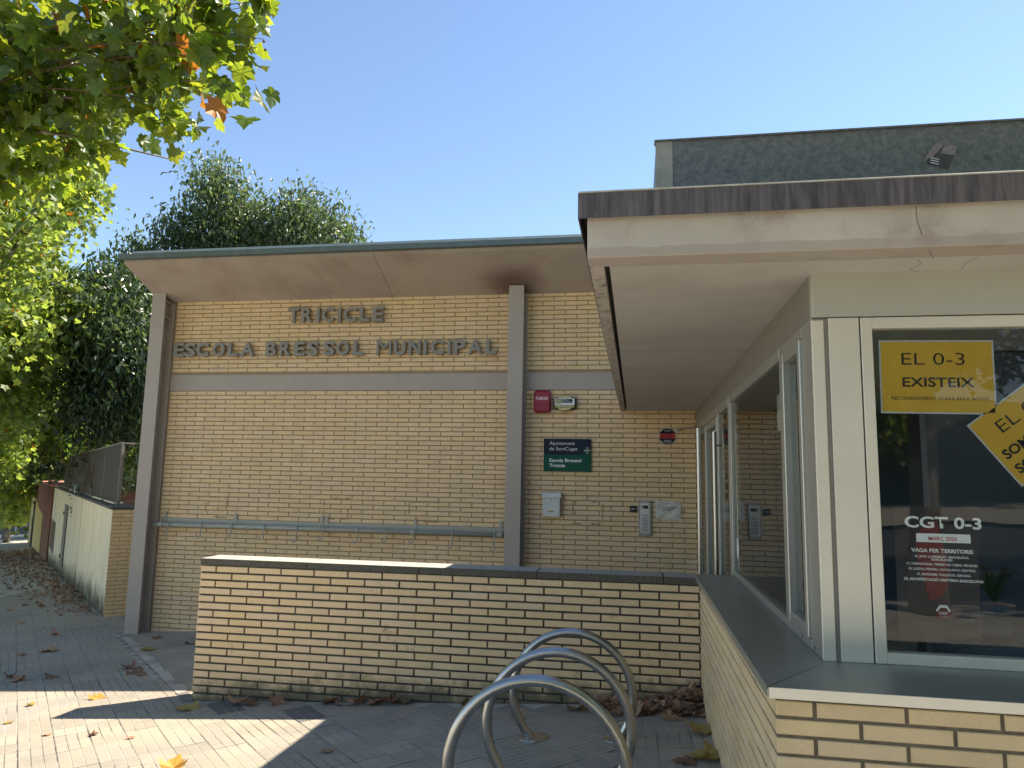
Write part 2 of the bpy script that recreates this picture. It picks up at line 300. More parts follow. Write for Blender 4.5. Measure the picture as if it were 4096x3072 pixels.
class MB:
    """collects faces in world coordinates, then builds one mesh"""
    def __init__(s): s.v = []; s.f = []; s.mi = []; s.cur = 0
    def add(s, vs, fs):
        k = len(s.v); s.v += [tuple(v) for v in vs]; s.f += [tuple(i+k for i in f) for f in fs]; s.mi += [s.cur]*len(fs); return s
    def box(s, x0, x1, y0, y1, z0, z1, b=0.):
        if x0 > x1: x0, x1 = x1, x0
        if y0 > y1: y0, y1 = y1, y0
        if z0 > z1: z0, z1 = z1, z0
        if b <= 0:
            vs = [(x, y, z) for z in (z0, z1) for y in (y0, y1) for x in (x0, x1)]
            fs = [(0, 2, 3, 1), (4, 5, 7, 6), (0, 1, 5, 4), (2, 6, 7, 3), (0, 4, 6, 2), (1, 3, 7, 5)]
            return s.add(vs, fs)
        bm_v = []; idx = {}
        for i in (0, 1):
            for j in (0, 1):
                for k in (0, 1):
                    X = (x0, x1)[i]; Y = (y0, y1)[j]; Z = (z0, z1)[k]
                    dx = b*(1-2*i); dy = b*(1-2*j); dz = b*(1-2*k)
                    idx[i, j, k] = len(bm_v); bm_v += [(X, Y+dy, Z+dz), (X+dx, Y, Z+dz), (X+dx, Y+dy, Z)]
        g = lambda i, j, k, a: idx[i, j, k]+a
        fs = [(g(0,0,0,0), g(0,0,1,0), g(0,1,1,0), g(0,1,0,0)), (g(1,0,0,0), g(1,1,0,0), g(1,1,1,0), g(1,0,1,0)),
              (g(0,0,0,1), g(1,0,0,1), g(1,0,1,1), g(0,0,1,1)), (g(0,1,0,1), g(0,1,1,1), g(1,1,1,1), g(1,1,0,1)),
              (g(0,0,0,2), g(0,1,0,2), g(1,1,0,2), g(1,0,0,2)), (g(0,0,1,2), g(1,0,1,2), g(1,1,1,2), g(0,1,1,2))]
        for i in (0, 1):
            for j in (0, 1): fs.append((g(i,j,0,0), g(i,j,1,0), g(i,j,1,1), g(i,j,0,1)))
            for k in (0, 1): fs.append((g(i,0,k,0), g(i,1,k,0), g(i,1,k,2), g(i,0,k,2)))
        for j in (0, 1):
            for k in (0, 1): fs.append((g(0,j,k,1), g(1,j,k,1), g(1,j,k,2), g(0,j,k,2)))
        for c in idx.values(): fs.append((c, c+1, c+2))
        return s.add(bm_v, fs)
    def prism(s, poly, axis, a0, a1):
        """poly: 2-D points in the other two axes (cyclic order x,y,z)"""
        n = len(poly); vs = []
        for a in (a0, a1):
            for p in poly:
                if axis == 'x': vs.append((a, p[0], p[1]))
                elif axis == 'y': vs.append((p[0], a, p[1]))
                else: vs.append((p[0], p[1], a))
        fs = [tuple(range(n-1, -1, -1)), tuple(range(n, 2*n))] + [(i, (i+1) % n, n+(i+1) % n, n+i) for i in range(n)]
        return s.add(vs, fs)
    def tube(s, pts, r, seg=10, cap=True, closed=False):
        pts = [Vector(p) for p in pts]; n = len(pts); rs = r if hasattr(r, '__len__') else [r]*n
        t0 = (pts[1]-pts[0]).normalized(); a = Vector((0, 0, 1)) if abs(t0.z) < .9 else Vector((1, 0, 0))
        u = t0.cross(a).normalized(); vs = []
        for i in range(n):
            if closed: t = (pts[(i+1) % n]-pts[i-1]).normalized()
            else: t = (pts[min(i+1, n-1)]-pts[max(i-1, 0)]).normalized()
            u = (u - t*u.dot(t)).normalized(); w = t.cross(u)
            for k in range(seg):
                an = 2*math.pi*k/seg; vs.append(pts[i]+(u*math.cos(an)+w*math.sin(an))*rs[i])
        fs = []
        for i in range(n if closed else n-1):
            for k in range(seg):
                a0 = i*seg+k; a1 = i*seg+(k+1) % seg; b0 = ((i+1) % n)*seg+k; b1 = ((i+1) % n)*seg+(k+1) % seg
                fs.append((a0, a1, b1, b0))
        if cap and not closed: fs += [tuple(range(seg-1, -1, -1)), tuple(range((n-1)*seg, n*seg))]
        return s.add(vs, fs)
    def build(s, name, mat, parent=None, kind=None, smooth=False, fixn=True):
        base = wloc(parent) if parent else Vector((0, 0, 0))
        me = bpy.data.meshes.new(name)
        me.from_pydata([(v[0]-base.x, v[1]-base.y, v[2]-base.z) for v in s.v], [], s.f)
        if fixn:
            import bmesh
            bm = bmesh.new(); bm.from_mesh(me); bmesh.ops.recalc_face_normals(bm, faces=bm.faces); bm.to_mesh(me); bm.free()
        if smooth: me.polygons.foreach_set('use_smooth', [True]*len(me.polygons))
        for m in (mat if isinstance(mat, list) else [mat]): me.materials.append(MATS[m])
        if isinstance(mat, list): me.polygons.foreach_set('material_index', s.mi)
        me.update()
        o = bpy.data.objects.new(name, me); COL.objects.link(o)
        if parent: o.parent = parent
        if kind: o['kind'] = kind
        if smooth == 2:
            md = o.modifiers.new('edges', 'EDGE_SPLIT'); md.split_angle = math.radians(40)
        return o
def box(name, mat, parent, x0, x1, y0, y1, z0, z1, b=0., kind=None):
    return MB().box(x0, x1, y0, y1, z0, z1, b).build(name, mat, parent, kind, fixn=b > 0)

def fast_mesh(name, verts, faces_flat, face_size, mats, mat_idx=None, smooth=False):
    """verts (N,3), uniform face size"""
    me = bpy.data.meshes.new(name); nv = len(verts); nf = len(faces_flat)//face_size
    me.vertices.add(nv); me.vertices.foreach_set('co', np.asarray(verts, np.float32).ravel())
    me.loops.add(nf*face_size); me.loops.foreach_set('vertex_index', np.asarray(faces_flat, np.int32))
    me.polygons.add(nf); me.polygons.foreach_set('loop_start', np.arange(0, nf*face_size, face_size, dtype=np.int32))
    me.polygons.foreach_set('loop_total', np.full(nf, face_size, np.int32))
    for m in mats: me.materials.append(MATS[m])
    if mat_idx is not None: me.polygons.foreach_set('material_index', np.asarray(mat_idx, np.int32))
    me.polygons.foreach_set('use_smooth', np.full(nf, smooth, bool))
    me.update(); me.validate()
    return me

# ------------------------------------------------------------------ lettering
def text_mesh(s, mat, depth=0., bold=0.):
    cu = bpy.data.curves.new('lettering', 'FONT'); cu.body = s; cu.extrude = depth; cu.offset = bold; cu.size = 1
    cu.resolution_u = 3
    ob = bpy.data.objects.new('lettering', cu); COL.objects.link(ob)
    dg = bpy.context.evaluated_depsgraph_get(); dg.update()
    me = bpy.data.meshes.new_from_object(ob.evaluated_get(dg)); bpy.data.objects.remove(ob); bpy.data.curves.remove(cu)
    me.materials.clear(); me.materials.append(MATS[mat]); return me
def letters(s, mat, parent, x0, z0, h=None, w=None, y=0., rot=0., depth=0., bold=.0, name='lettering', align='L', piv=None, sx=1.):
    """writing in an X-Z plane facing -Y; x0,z0 = lower-left of the glyph box, h = cap height, w = total width"""
    me = text_mesh(s, mat, depth=depth, bold=bold)
    co = np.array([v.co[:] for v in me.vertices]); mn = co.min(0); mxx = co.max(0)
    ref = text_mesh('H', mat, bold=bold); rc = np.array([v.co[:] for v in ref.vertices]); caph = rc[:, 1].max()-rc[:, 1].min(); rb = rc[:, 1].min(); bpy.data.meshes.remove(ref)
    sz = (h/caph) if h else (w/(mxx[0]-mn[0])); sxx = (w/(mxx[0]-mn[0])) if w else sz*sx
    if not h: sz = sxx
    ox = 0 if align == 'L' else -(mxx[0]-mn[0])/2*sxx
    X = (co[:, 0]-mn[0])*sxx+ox; Z = (co[:, 1]-rb)*sz
    zdep = (mxx[2]-mn[2]); D = (co[:, 2]-mn[2])*(1 if zdep > 1e-6 else 0)
    c, sn = math.cos(rot), math.sin(rot)
    out = np.stack([X*c-Z*sn, -D, X*sn+Z*c], 1)
    me.vertices.foreach_set('co', out.astype(np.float32).ravel()); me.update(); me.name = name
    return link(me, name, parent, (x0, y, z0))

# ------------------------------------------------------------------ brickwork
_bm = {}
def brick_mesh(l, h, d, mat, b=.003):
    key = (round(l, 3), round(h, 4), round(d, 3), mat)
    if key in _bm: return _bm[key]
    L = key[0]/2; H = key[1]/2; D = key[2]
    v = [(-L+b, 0, -H+b), (L-b, 0, -H+b), (L-b, 0, H-b), (-L+b, 0, H-b), (-L, b, -H), (L, b, -H), (L, b, H), (-L, b, H), (-L, D, -H), (L, D, -H), (L, D, H), (-L, D, H)]
    f = [(0, 1, 2, 3), (0, 4, 5, 1), (1, 5, 6, 2), (2, 6, 7, 3), (3, 7, 4, 0), (4, 8, 9, 5), (5, 9, 10, 6), (6, 10, 11, 7), (7, 11, 8, 4), (8, 11, 10, 9)]
    me = bpy.data.meshes.new('brick'); me.from_pydata(v, [], f); me.materials.append(MATS[mat]); me.update(); _bm[key] = me; return me
def brick_layout(u0, u1, z0, z1, row, mod, jh, jv, joint_u):
    """rows from z1 downwards; joint_u(row) = position of one perpend joint"""
    out = []; k = 0; z = z1
    while z - row*.5 > z0:
        ju = joint_u(k); n0 = math.floor((u0-ju)/mod)
        a = ju + n0*mod
        while a < u1:
            p = max(a+jv/2, u0); q = min(a+mod-jv/2, u1)
            if q-p > .02: out.append((p, q, z-row+jh, z, k))
            a += mod
        z -= row; k += 1
    return out
def lay(bricks, parent, org, ang, depth, mat, mat_far, keep, far_name='brick', jit=.0012, kind='stuff'):
    """org = world origin, ang = direction of u in plan (0 = +X); bricks face to the right-hand normal (-Y for ang 0)"""
    ca, sa = math.cos(ang), math.sin(ang); r = random.Random(3)
    singles = []; rest = []
    for i, bk in enumerate(bricks): (singles if keep(bk) else rest).append(bk)
    if len(singles) > 299: rest += singles[299:]; singles = singles[:299]
    for (p, q, z0, z1, k) in singles:
        me = brick_mesh(q-p, z1-z0, depth, mat); u = (p+q)/2; o = r.uniform(-jit, jit)*1.3
        link(me, 'brick', parent, (org[0]+u*ca+o*sa, org[1]+u*sa-o*ca, (z0+z1)/2), (r.uniform(-.004, .004), r.uniform(-.0012, .0012), ang+r.uniform(-.0035, .0035)))
    if rest:
        b = .003; V = []; F = []
        for (p, q, z0, z1, k) in rest:
            o = r.uniform(-jit, jit)*1.3; n = len(V); w = r.uniform(-.0035, .0035)*(q-p)/2
            for (uu, dd, zz) in [(p+b, -w, z0+b), (q-b, w, z0+b), (q-b, w, z1-b), (p+b, -w, z1-b), (p, b-w, z0), (q, b+w, z0), (q, b+w, z1), (p, b-w, z1), (p, depth, z0), (q, depth, z0), (q, depth, z1), (p, depth, z1)]:
                dd += o; V.append((org[0]+uu*ca-dd*sa, org[1]+uu*sa+dd*ca, zz))
            F += [n+i for f in [(0, 1, 2, 3), (0, 4, 5, 1), (1, 5, 6, 2), (2, 6, 7, 3), (3, 7, 4, 0), (4, 8, 9, 5), (5, 9, 10, 6), (6, 10, 11, 7), (7, 11, 8, 4), (8, 11, 10, 9)] for i in f]
        base = wloc(parent); V = np.array(V)-np.array(base)
        me = fast_mesh('brick', V, F, 4, [mat_far]); o = link(me, 'brick', parent); o.location = (0, 0, 0); o['kind'] = kind
# ================================================================== SETTING
def struct(o): o['kind'] = 'structure'; return o
def sheet(name, mat, poly, dz=0.):
    mb = MB(); mb.add([(x, y, ground(x, y)+dz) for x, y in poly], [tuple(range(len(poly)))]); return struct(mb.build(name, mat, fixn=False))
SA = Vector((-8.38, 10.68, 0)); SU = Vector((-.695, .719, 0)).normalized(); SN = Vector((.719, .695, 0)).normalized()   # street wall: origin, direction, inward normal
def sp(t, n, z=0): p = SA+SU*t+SN*n; return (p.x, p.y, z)
def sg(t, n, dz=0): p = SA+SU*t+SN*n; return (p.x, p.y, ground(p.x, p.y)+dz)

gr = MB(); gr.add([(x, y, ground(x, y)-.12) for x, y in ((-160, -60), (80, -60), (80, 170), (-160, 170))], [(0, 1, 2, 3)])
struct(gr.build('ground', 'earth', fixn=False))
# pavement: a concrete bed, wide strip along the street plus the forecourt
pv = sheet('pavement', 'grout', [(-77.2, 71.5), (-71.5, 77.5), (-9, 12), (40, 12), (40, -3), (-7.4, -3)], -.004)
rd = sheet('road', 'asphalt', [(-84, 64), (-77.3, 71.4), (-7.5, -3.05), (40, -3.05), (40, -13), (-6, -13)], -.10)
kb = MB()
for a, b in (((-77.2, 71.4), (-7.4, -3.0)), ((-7.4, -3.0), (40, -3.0))):
    A = Vector((*a, 0)); B = Vector((*b, 0)); n = int((B-A).length/1.0); d = (B-A).normalized(); s = Vector((-d.y, d.x, 0))
    for i in range(n):
        p = A+d*i; q = A+d*(i+.985); c = [p-s*.0, q-s*.0, q+s*.14, p+s*.14]
        kb.add([(v.x, v.y, ground(v.x, v.y)-.12) for v in c]+[(v.x, v.y, ground(v.x, v.y)+.004) for v in c], [(4, 5, 6, 7), (0, 1, 5, 4), (1, 2, 6, 5), (2, 3, 7, 6), (3, 0, 4, 7)])
struct(kb.build('kerb', 'kerb_stone'))
struct(sheet('far_pavement', 'grout', [(-8, -13), (40, -13), (40, -21), (-14, -21)], .0))

# ---- paving tiles (raised 3 x 4 cells each)
TS = .2175
def tile_geo(mat_name):
    V = []; F = []
    g = .0044; nx, ny = 3, 4; cw = (TS-.004)/nx; ch = (TS-.004)/ny
    for i in range(nx):
        for j in range(ny):
            x0 = -TS/2+.002+i*cw+g/2*1.3; x1 = x0+cw-g*1.3; y0 = -TS/2+.002+j*ch+g/2; y1 = y0+ch-g; h = .0; lo = -.0022; b = .0010; n = len(V)
            V += [(x0, y0, lo), (x1, y0, lo), (x1, y1, lo), (x0, y1, lo), (x0+b, y0+b, h), (x1-b, y0+b, h), (x1-b, y1-b, h), (x0+b, y1-b, h)]
            F += [(n+4, n+5, n+6, n+7), (n, n+1, n+5, n+4), (n+1, n+2, n+6, n+5), (n+2, n+3, n+7, n+6), (n+3, n, n+4, n+7)]
    n = len(V); e = TS/2-.0015
    V += [(-e, -e, -.0020), (e, -e, -.0020), (e, e, -.0020), (-e, e, -.0020)]; F += [(n, n+1, n+2, n+3)]
    return V, F
TV, TF = tile_geo('tile')
tile_me = {}
for mn in ('tile', 'tile_dark'):
    me = bpy.data.meshes.new('paving_tile'); me.from_pydata(TV, [], TF); me.materials.append(MATS[mn]); me.materials.append(MATS['tile_joint']); me.polygons[len(TF)-1].material_index = 1; me.update(); tile_me[mn] = me
GN = Vector((-.0594, .02, 1)).normalized(); GQ = Vector((0, 0, 1)).rotation_difference(GN)
def in_poly(x, y, P):
    c = False; j = len(P)-1
    for i in range(len(P)):
        if (P[i][1] > y) != (P[j][1] > y) and x < (P[j][0]-P[i][0])*(y-P[i][1])/(P[j][1]-P[i][1])+P[i][0]: c = not c
        j = i
    return c
# zone limits
e0 = Vector((-6.84, 9.1, 0)); e1 = Vector((-3.74, 5.90, 0))
zoneB = [(-6.9, 9.36), (e0.x, e0.y), (e1.x, e1.y), (-3.74, 6.3), (.5, 6.3), (.5, 9.36)]
zoneC = [(-.09, 2.5), (.49, 2.5), (.49, 5.93), (-.09, 5.93)]
def tiles_for(ang, inside, x0, x1, y0, y1, du=0., dv=0., stagger=0.):
    c, s = math.cos(ang), math.sin(ang); out = []
    R = 16
    for i in range(-90, 90):
        for j in range(-90, 90):
            u = i*TS+du; v = j*TS+dv+(stagger*TS*(i % 2)); x = u*c-v*s-3; y = u*s+v*c+7
            if x0 < x < x1 and y0 < y < y1 and inside(x, y): out.append((x, y, ang))
    return out
def A_in(x, y):
    if in_poly(x, y, zoneB) or x > -.09: return False
    p = Vector((x, y, 0))-SA
    if p.dot(SN) > -.06 and p.dot(SU) > -.02: return False
    if y > 9.1 and x > -6.9 : return False
    if -3.78 < x and 5.86 < y < 6.25: return False
    if p.dot(SN) > .9: return False if y > 5.9 else True
    return y < 9.4 or p.dot(SN) < .6
def seen(x, y, m=.03):
    d = Vector((x, y, ground(x, y)-CAMZ)); cs, sn = math.cos(YAW), math.sin(YAW)
    xr = d.x*cs+d.y*sn; yf = -d.x*sn+d.y*cs
    zc = yf*math.cos(PITCH)+d.z*math.sin(PITCH); zu = -yf*math.sin(PITCH)+d.z*math.cos(PITCH)
    if zc < .3: return False
    px = xr/zc; py = zu/zc
    return abs(px) < 2048/2896+m and py > -1536/2896-m
T = [t for t in tiles_for(math.radians(133.6-90), A_in, -13.2, .2, 2.6, 15.5, dv=.08) if seen(t[0], t[1])]
TB = [t for t in tiles_for(0, lambda x, y: in_poly(x, y, zoneB) and y > 6.3 or (in_poly(x, y, zoneB) and x < -3.85), -7, .5, 5.5, 9.3, du=.03) if seen(t[0], t[1]) and (t[0] < -3.3)]
TC = [t for t in tiles_for(0, lambda x, y: in_poly(x, y, zoneC), -.2, .6, 2.5, 5.93, du=-.021) if seen(t[0], t[1])]
T = T+TB+TC
T.sort(key=lambda t: t[0]**2+t[1]**2)
dark_at = [(-3.42, 5.72), (-3.27, 5.58), (-2.75, 5.66), (-2.6, 5.52)]
rt = random.Random(5); VV = []; FF = []
tv = np.array(TV); tf = np.array(TF).ravel(); nsing = 0
for i, (x, y, a) in enumerate(T):
    dz = rt.uniform(-.0012, .0012)+.0005; tilt = Euler((rt.uniform(-.004, .004), rt.uniform(-.004, .004), a)).to_quaternion()
    q = GQ @ tilt; dark = any((x-p[0])**2+(y-p[1])**2 < .016 for p in dark_at)
    if nsing < 299 or dark:
        if nsing < 299:
            o = link(tile_me['tile_dark' if dark else 'tile'], 'paving_tile', pv, (x, y, ground(x, y)+dz+.003)); o.rotation_euler = q.to_euler(); nsing += 1; continue
    Rm = np.array(q.to_matrix()); n = len(VV)*len(tv)
    VV.append(tv @ Rm.T+np.array((x, y, ground(x, y)+dz+.003))); FF.append(tf+n)
me = fast_mesh('paving_tile', np.concatenate(VV), np.concatenate(FF), 4, ['tile_joined', 'tile_joint'], mat_idx=np.tile(np.array([0]*(len(TF)-1)+[1]), len(FF))); o = link(me, 'paving_tile', pv); o['kind'] = 'stuff'

dd = (e1-e0).normalized(); nn = Vector((-dd.y, dd.x, 0)); L_ = (e1-e0).length; ms = MB(); k = 36; rb = random.Random(4)
for i in range(k):
    a = e0+dd*(L_*i/k); b = e0+dd*(L_*(i+1)/k)
    if i == 0: w0 = (.035, .07)
    w1 = (.035+rb.uniform(-.006, .006), .07+rb.uniform(-.03, .03)); vs = [a-nn*w0[0], b-nn*w1[0], b+nn*w1[1], a+nn*w0[1]]; w0 = w1
    ms.add([(v.x, v.y, ground(v.x, v.y)+.0075) for v in vs], [(0, 1, 2, 3)])
ms.build('joint_mortar', 'tile_joint', pv, fixn=False)

# ================================================================== MAIN BUILDING
YM = 9.36
bld = empty('school_building', (-3, YM, -.1), 'long yellow brick nursery school building with deep sloping concrete eaves', 'building')
row, mod = .0618, .3005
box('wall', 'mortar_tan', bld, -6.72, .80, YM+.010, YM+.25, -.4, 4.42)
box('wall', 'brick_main_far', bld, -6.8, 5.6, YM+.25, YM+9, -.4, 4.42)
low = brick_layout(-6.59, .765, -.35, 3.098, row, mod, .0125, .0115, lambda k: -.91+(0 if k % 2 == 0 else mod/2))
top = brick_layout(-6.585, .765, 3.345, 4.415, row, mod, .0125, .0115, lambda k: -.91+(0 if k % 2 == 0 else mod/2))
allb = low+top
def near_key(b): return ((b[0]+b[1])/2)**2+YM**2+((b[2]+b[3])/2-CAMZ)**2
def visible_main(b):
    u = (b[0]+b[1])/2; z = (b[2]+b[3])/2
    if b[1]-b[0] < .2 or z < .88: return False
    if -1.64 < u < -1.42: return False
    if z > 2.7+.0 and u > -.35: return False
    return u < .6
cand = sorted([b for b in allb if visible_main(b)], key=near_key)[:297]; cs_ = set(cand)
lay(allb, bld, (0, YM, 0), 0, .012+.1, 'brick_main', 'brick_main_far', lambda b: b in cs_)
# steel transom between columns, 8 mm proud
for a, b in ((-6.60, -1.635), (-1.425, .765)):
    box('steel_beam', 'steel_paint', bld, a, b, YM-.008, YM+.1, 3.106, 3.334, .002)
# I-section columns
def i_column(x0, x1, zt, zb):
    m = MB(); ym = 9.14
    m.box(x0, x1, ym, ym+.016, zb, zt-.0, .002)
    m.box((x0+x1)/2-.006, (x0+x1)/2+.006, ym+.016, YM-.022, zb, zt-.04)
    m.box(x0, x1+.02, YM-.022, YM-.006, zb, zt-.1)
    for z in (zt-.10, zt-.33):
        for s in (-1, 1):
            xa = (x0+x1)/2+s*.006; xb = x0+.004 if s < 0 else x1-.004
            vs = [(xa, ym+.016, z), (xb, ym+.016, z), (xb, YM-.022, z-.02), (xa, YM-.022, z-.02)]
            m.add(vs+[(v[0], v[1], v[2]-.01) for v in vs], [(0, 1, 2, 3), (7, 6, 5, 4), (0, 4, 5, 1), (1, 5, 6, 2), (2, 6, 7, 3), (3, 7, 4, 0)])
    return m.build('column', 'steel_paint', bld)
i_column(-6.84, -6.63, 4.495, -.24); i_column(-1.635, -1.435, 4.468, .05)
# roof: inclined eaves slab in three lengths, gutter, upstand
def zsof(y): return 4.404+.41*(YM-y)
for a, b in ((-6.85, -3.30), (-3.294, .30), (.306, 5.6)):
    m = MB(); m.prism([(8.52, zsof(8.52)), (8.53, zsof(8.53)-.002), (YM+.3, zsof(YM+.3)), (YM+.3, 4.80), (8.52, 4.795)], 'x', a, b); m.build('eaves_slab', 'soffit_concrete', bld)
m = MB(); m.prism([(8.515, 4.785), (8.43, 4.785), (8.43, 4.852), (8.45, 4.858), (8.515, 4.858)], 'x', -6.88, 5.6); m.build('gutter', 'gutter_metal', bld)
m = MB(); m.prism([(8.52, 4.795), (8.52, 4.80), (8.68, 4.97), (8.75, 4.97), (18, 4.72), (18, 4.5), (YM+.3, 4.5), (YM+.3, 4.795)], 'x', -6.85, 5.6); m.build('roof', 'gutter_metal', bld)
m = MB(); m.box(-6.86, 5.6, 8.516, 8.524, 4.66, 4.784); 
# lettering
def sign(name, text, label, boxes, z0a, z0b, h, xs=(140, 608, 683, 1255, 1337, 2040), xw=(-6.543, -5.296, -5.117, -3.676, -3.485, -1.823)):
    t = empty(name, (np.interp(boxes[0][0], xs, xw), 9.30, z0a), label, 'sign')
    n = len(boxes)
    for i, (ch, (a, b)) in enumerate(zip(text, boxes)):
        X0, X1 = np.interp(a, xs, xw), np.interp(b, xs, xw)
        if a > 2040: X1 = X0
        zz = z0a+(z0b-z0a)*i/(n-1)
        o = letters(ch, 'letter_metal', t, X0, zz, h=h, w=X1-X0, y=9.335, depth=.024, bold=(0. if ch == 'M' else .03), name='letter')
        o.rotation_euler = (0, random.uniform(-.012, .012), 0)
        if i == n-1 and name: pass
    return t
sign('wall_lettering', 'TRICICLE', 'upper row of grey metal letters reading TRICICLE on the brick wall',
     [(815, 880), (897, 960), (985, 1003), (1018, 1088), (1112, 1130), (1145, 1222), (1240, 1297), (1315, 1378)], 4.062, 4.052, .208,
     xs=(815, 1378), xw=(-4.812, -3.407))
sign('wall_lettering', 'ESCOLABRESSOLMUNICIPAL', 'lower row of grey metal letters reading ESCOLA BRESSOL MUNICIPAL',
     [(140, 203), (203, 268), (275, 345), (368, 440), (458, 515), (530, 607), (683, 745), (765, 830), (852, 915), (930, 992), (1020, 1088), (1100, 1172), (1195, 1255),
      (1337, 1425), (1440, 1510), (1530, 1600), (1620, 1636), (1660, 1738), (1760, 1776), (1795, 1862), (1878, 1958), (1983, 2040)], 3.59, 3.58, .198)

# ------------------------------------------------------------------ hook rail
hr = empty('hook_rail', (-4.1, 9.3, 1.2), 'grey-green tubular rail with hanging hooks across the brick wall', 'rail')
MB().tube([(-6.63, 9.26, 1.228), (-1.645, 9.26, 1.228)], .029, 12).build('rail_tube', 'rail_paint', hr, smooth=True)
box('back_plate', 'rail_paint', hr, -6.56, -1.65, YM-.016, YM-.004, 1.225, 1.315)
for x in (-6.50, -5.43, -4.17, -4.10, -2.865, -1.717):
    m = MB(); m.box(x-.018, x+.018, YM-.022, YM-.016, 1.20, 1.40); m.box(x-.014, x+.014, 9.285, YM-.022, 1.215, 1.24); m.build('bracket', 'rail_paint', hr)
    MB().tube([(x-.03, 9.26, 1.228), (x+.03, 9.26, 1.228)], .036, 12).build('collar', 'rail_paint', hr, smooth=2)
hk = None
for i, x in enumerate((-6.36, -5.87, -5.42, -4.94, -4.47, -4.10, -3.615, -3.22, -2.85, -2.33, -1.775)):
    dr = (0, .03, .0, .02, .04, .0, .03, .0, .0, .05, .06)[i]
    pts = [(0, -.02, .035), (0, -.036, .0), (0, -.036, -.10-dr)]
    for k in range(1, 9):
        a = math.pi*k/8*1.05; pts.append((-.028*(1-math.cos(a)), -.036-.01*math.sin(a), -.10-dr-.032*math.sin(a)))
    m = MB(); m.tube([(0, .03, .01), (0, .015, .034)]+pts, .0085, 6); 
    o = MB().add([(v[0]+x, v[1]+9.26, v[2]+1.228) for v in m.v], m.f).build('hook', 'rail_paint', hr, smooth=True)

# ------------------------------------------------------------------ things on the wall
W0 = YM-.002
fb = empty('fire_alarm_sounder', (-1.2, W0, 2.8), 'dark red fire alarm box reading FUEGO on the brick wall', 'alarm')
MB().box(-1.306, -1.088, W0-.07, W0, 2.805, 3.092, .02).build('casing', 'red_plastic', fb, smooth=False)
letters('FUEGO', 'print_white', fb, -1.279, 2.968, h=.038, w=.158, y=W0-.0712, bold=.02)
for z in (2.892, 2.904): MB().box(-1.28, -1.205, W0-.0715, W0-.069, z, z+.003).box(-1.19, -1.125, W0-.0715, W0-.069, z, z+.003).build('slot', 'black_plastic', fb)
al = empty('siren_box', (-.9, W0, 2.82), 'cream and black alarm siren with a white and olive label, beside the red box', 'alarm')
def rounded(x0, x1, z0, z1, y0, y1, r, n=5, bulge=0.):
    pts = []
    for cx, cz, a0 in ((x1-r, z1-r, 0), (x0+r, z1-r, 90), (x0+r, z0+r, 180), (x1-r, z0+r, 270)):
        for k in range(n+1):
            a = math.radians(a0+90*k/n); pts.append((cx+r*math.cos(a), cz+r*math.sin(a)))
    return pts
def rbox(name, mat, parent, x0, x1, z0, z1, y0, y1, r, inset=.006, n=5):
    P = rounded(x0, x1, z0, z1, 0, 0, r, n); Q = rounded(x0+inset, x1-inset, z0+inset, z1-inset, 0, 0, max(r-inset, .001), n); k = len(P)
    vs = [(p[0], y1, p[1]) for p in P]+[(p[0], y0+inset, p[1]) for p in P]+[(p[0], y0, p[1]) for p in Q]
    fs = [tuple(range(2*k, 3*k))]+[(i, (i+1) % k, k+(i+1) % k, k+i) for i in range(k)]+[(k+i, k+(i+1) % k, 2*k+(i+1) % k, 2*k+i) for i in range(k)]
    return MB().add(vs, fs).build(name, mat, parent)
rbox('casing', 'black_plastic', al, -1.055, -.750, 2.84, 3.005, W0-.06, W0, .05)
pts = [(-.905+.135*math.cos(a)*(1 if abs(math.cos(a)) < .75 else .75/abs(math.cos(a))**.6), 2.925+.105*math.sin(a)) for a in np.linspace(0, 2*math.pi, 29)[:-1]]
m = MB(); k = len(pts)
m.add([(p[0], W0-.05, p[1]) for p in pts]+[(-.905+(p[0]+.905)*.93, W0-.085, 2.925+(p[1]-2.925)*.9) for p in pts], [tuple(range(k, 2*k))]+[(i, (i+1) % k, k+(i+1) % k, k+i) for i in range(k)])
m.build('dome', 'cream_plastic', al)
lb = box('label_plate', 'print_white', al, -1.03, -.775, W0-.092, W0-.086, 2.862, 2.985)
box('label_band', 'print_olive', lb, -1.03, -.775, W0-.0928, W0-.0922, 2.862, 2.898)
box('label_panel', 'print_olive', lb, -1.022, -.947, W0-.0928, W0-.0922, 2.915, 2.98)
box('label_panel', 'print_navy', lb, -.94, -.80, W0-.0928, W0-.0922, 2.925, 2.975)
for k in range(3):
    x = -1.012+k*.02
    MB().tube([(x, W0-.094, 2.975), (x-.006, W0-.094, 2.955), (x+.008, W0-.094, 2.945), (x+.002, W0-.094, 2.928)], .0025, 5).build('label_mark', 'print_white', lb)
for k in range(4): box('label_line', 'print_grey', lb, -.932, -.932+(.06, .09, .115, .12)[k], W0-.0936, W0-.093, 2.966-k*.011, 2.970-k*.011)
letters('93 670.13.00', 'print_white', lb, -.998, 2.872, h=.017, w=.2, y=W0-.0932, bold=.02)
sgn = empty('school_sign', (-.87, W0, 2.05), 'navy and green enamel sign of the town council and nursery school', 'sign')
box('plate', 'print_navy', sgn, -1.173, -.564, W0-.028, W0-.004, 2.046, 2.466, .002)
box('green_panel', 'print_green', sgn, -1.171, -.566, W0-.0295, W0-.0285, 2.048, 2.262)
box('green_corner', 'print_green_dark', sgn, -.660, -.566, W0-.0295, W0-.0285, 2.2625, 2.358)
letters('Ajuntament', 'print_white', sgn, -1.098, 2.388, h=.043, w=.325, y=W0-.0292, bold=-.004)
letters('de SantCugat', 'print_white', sgn, -1.100, 2.318, h=.043, w=.365, y=W0-.0292, bold=-.004)
letters('Escola Bressol', 'print_white', sgn, -1.098, 2.168, h=.043, w=.41, y=W0-.0305, bold=.022)
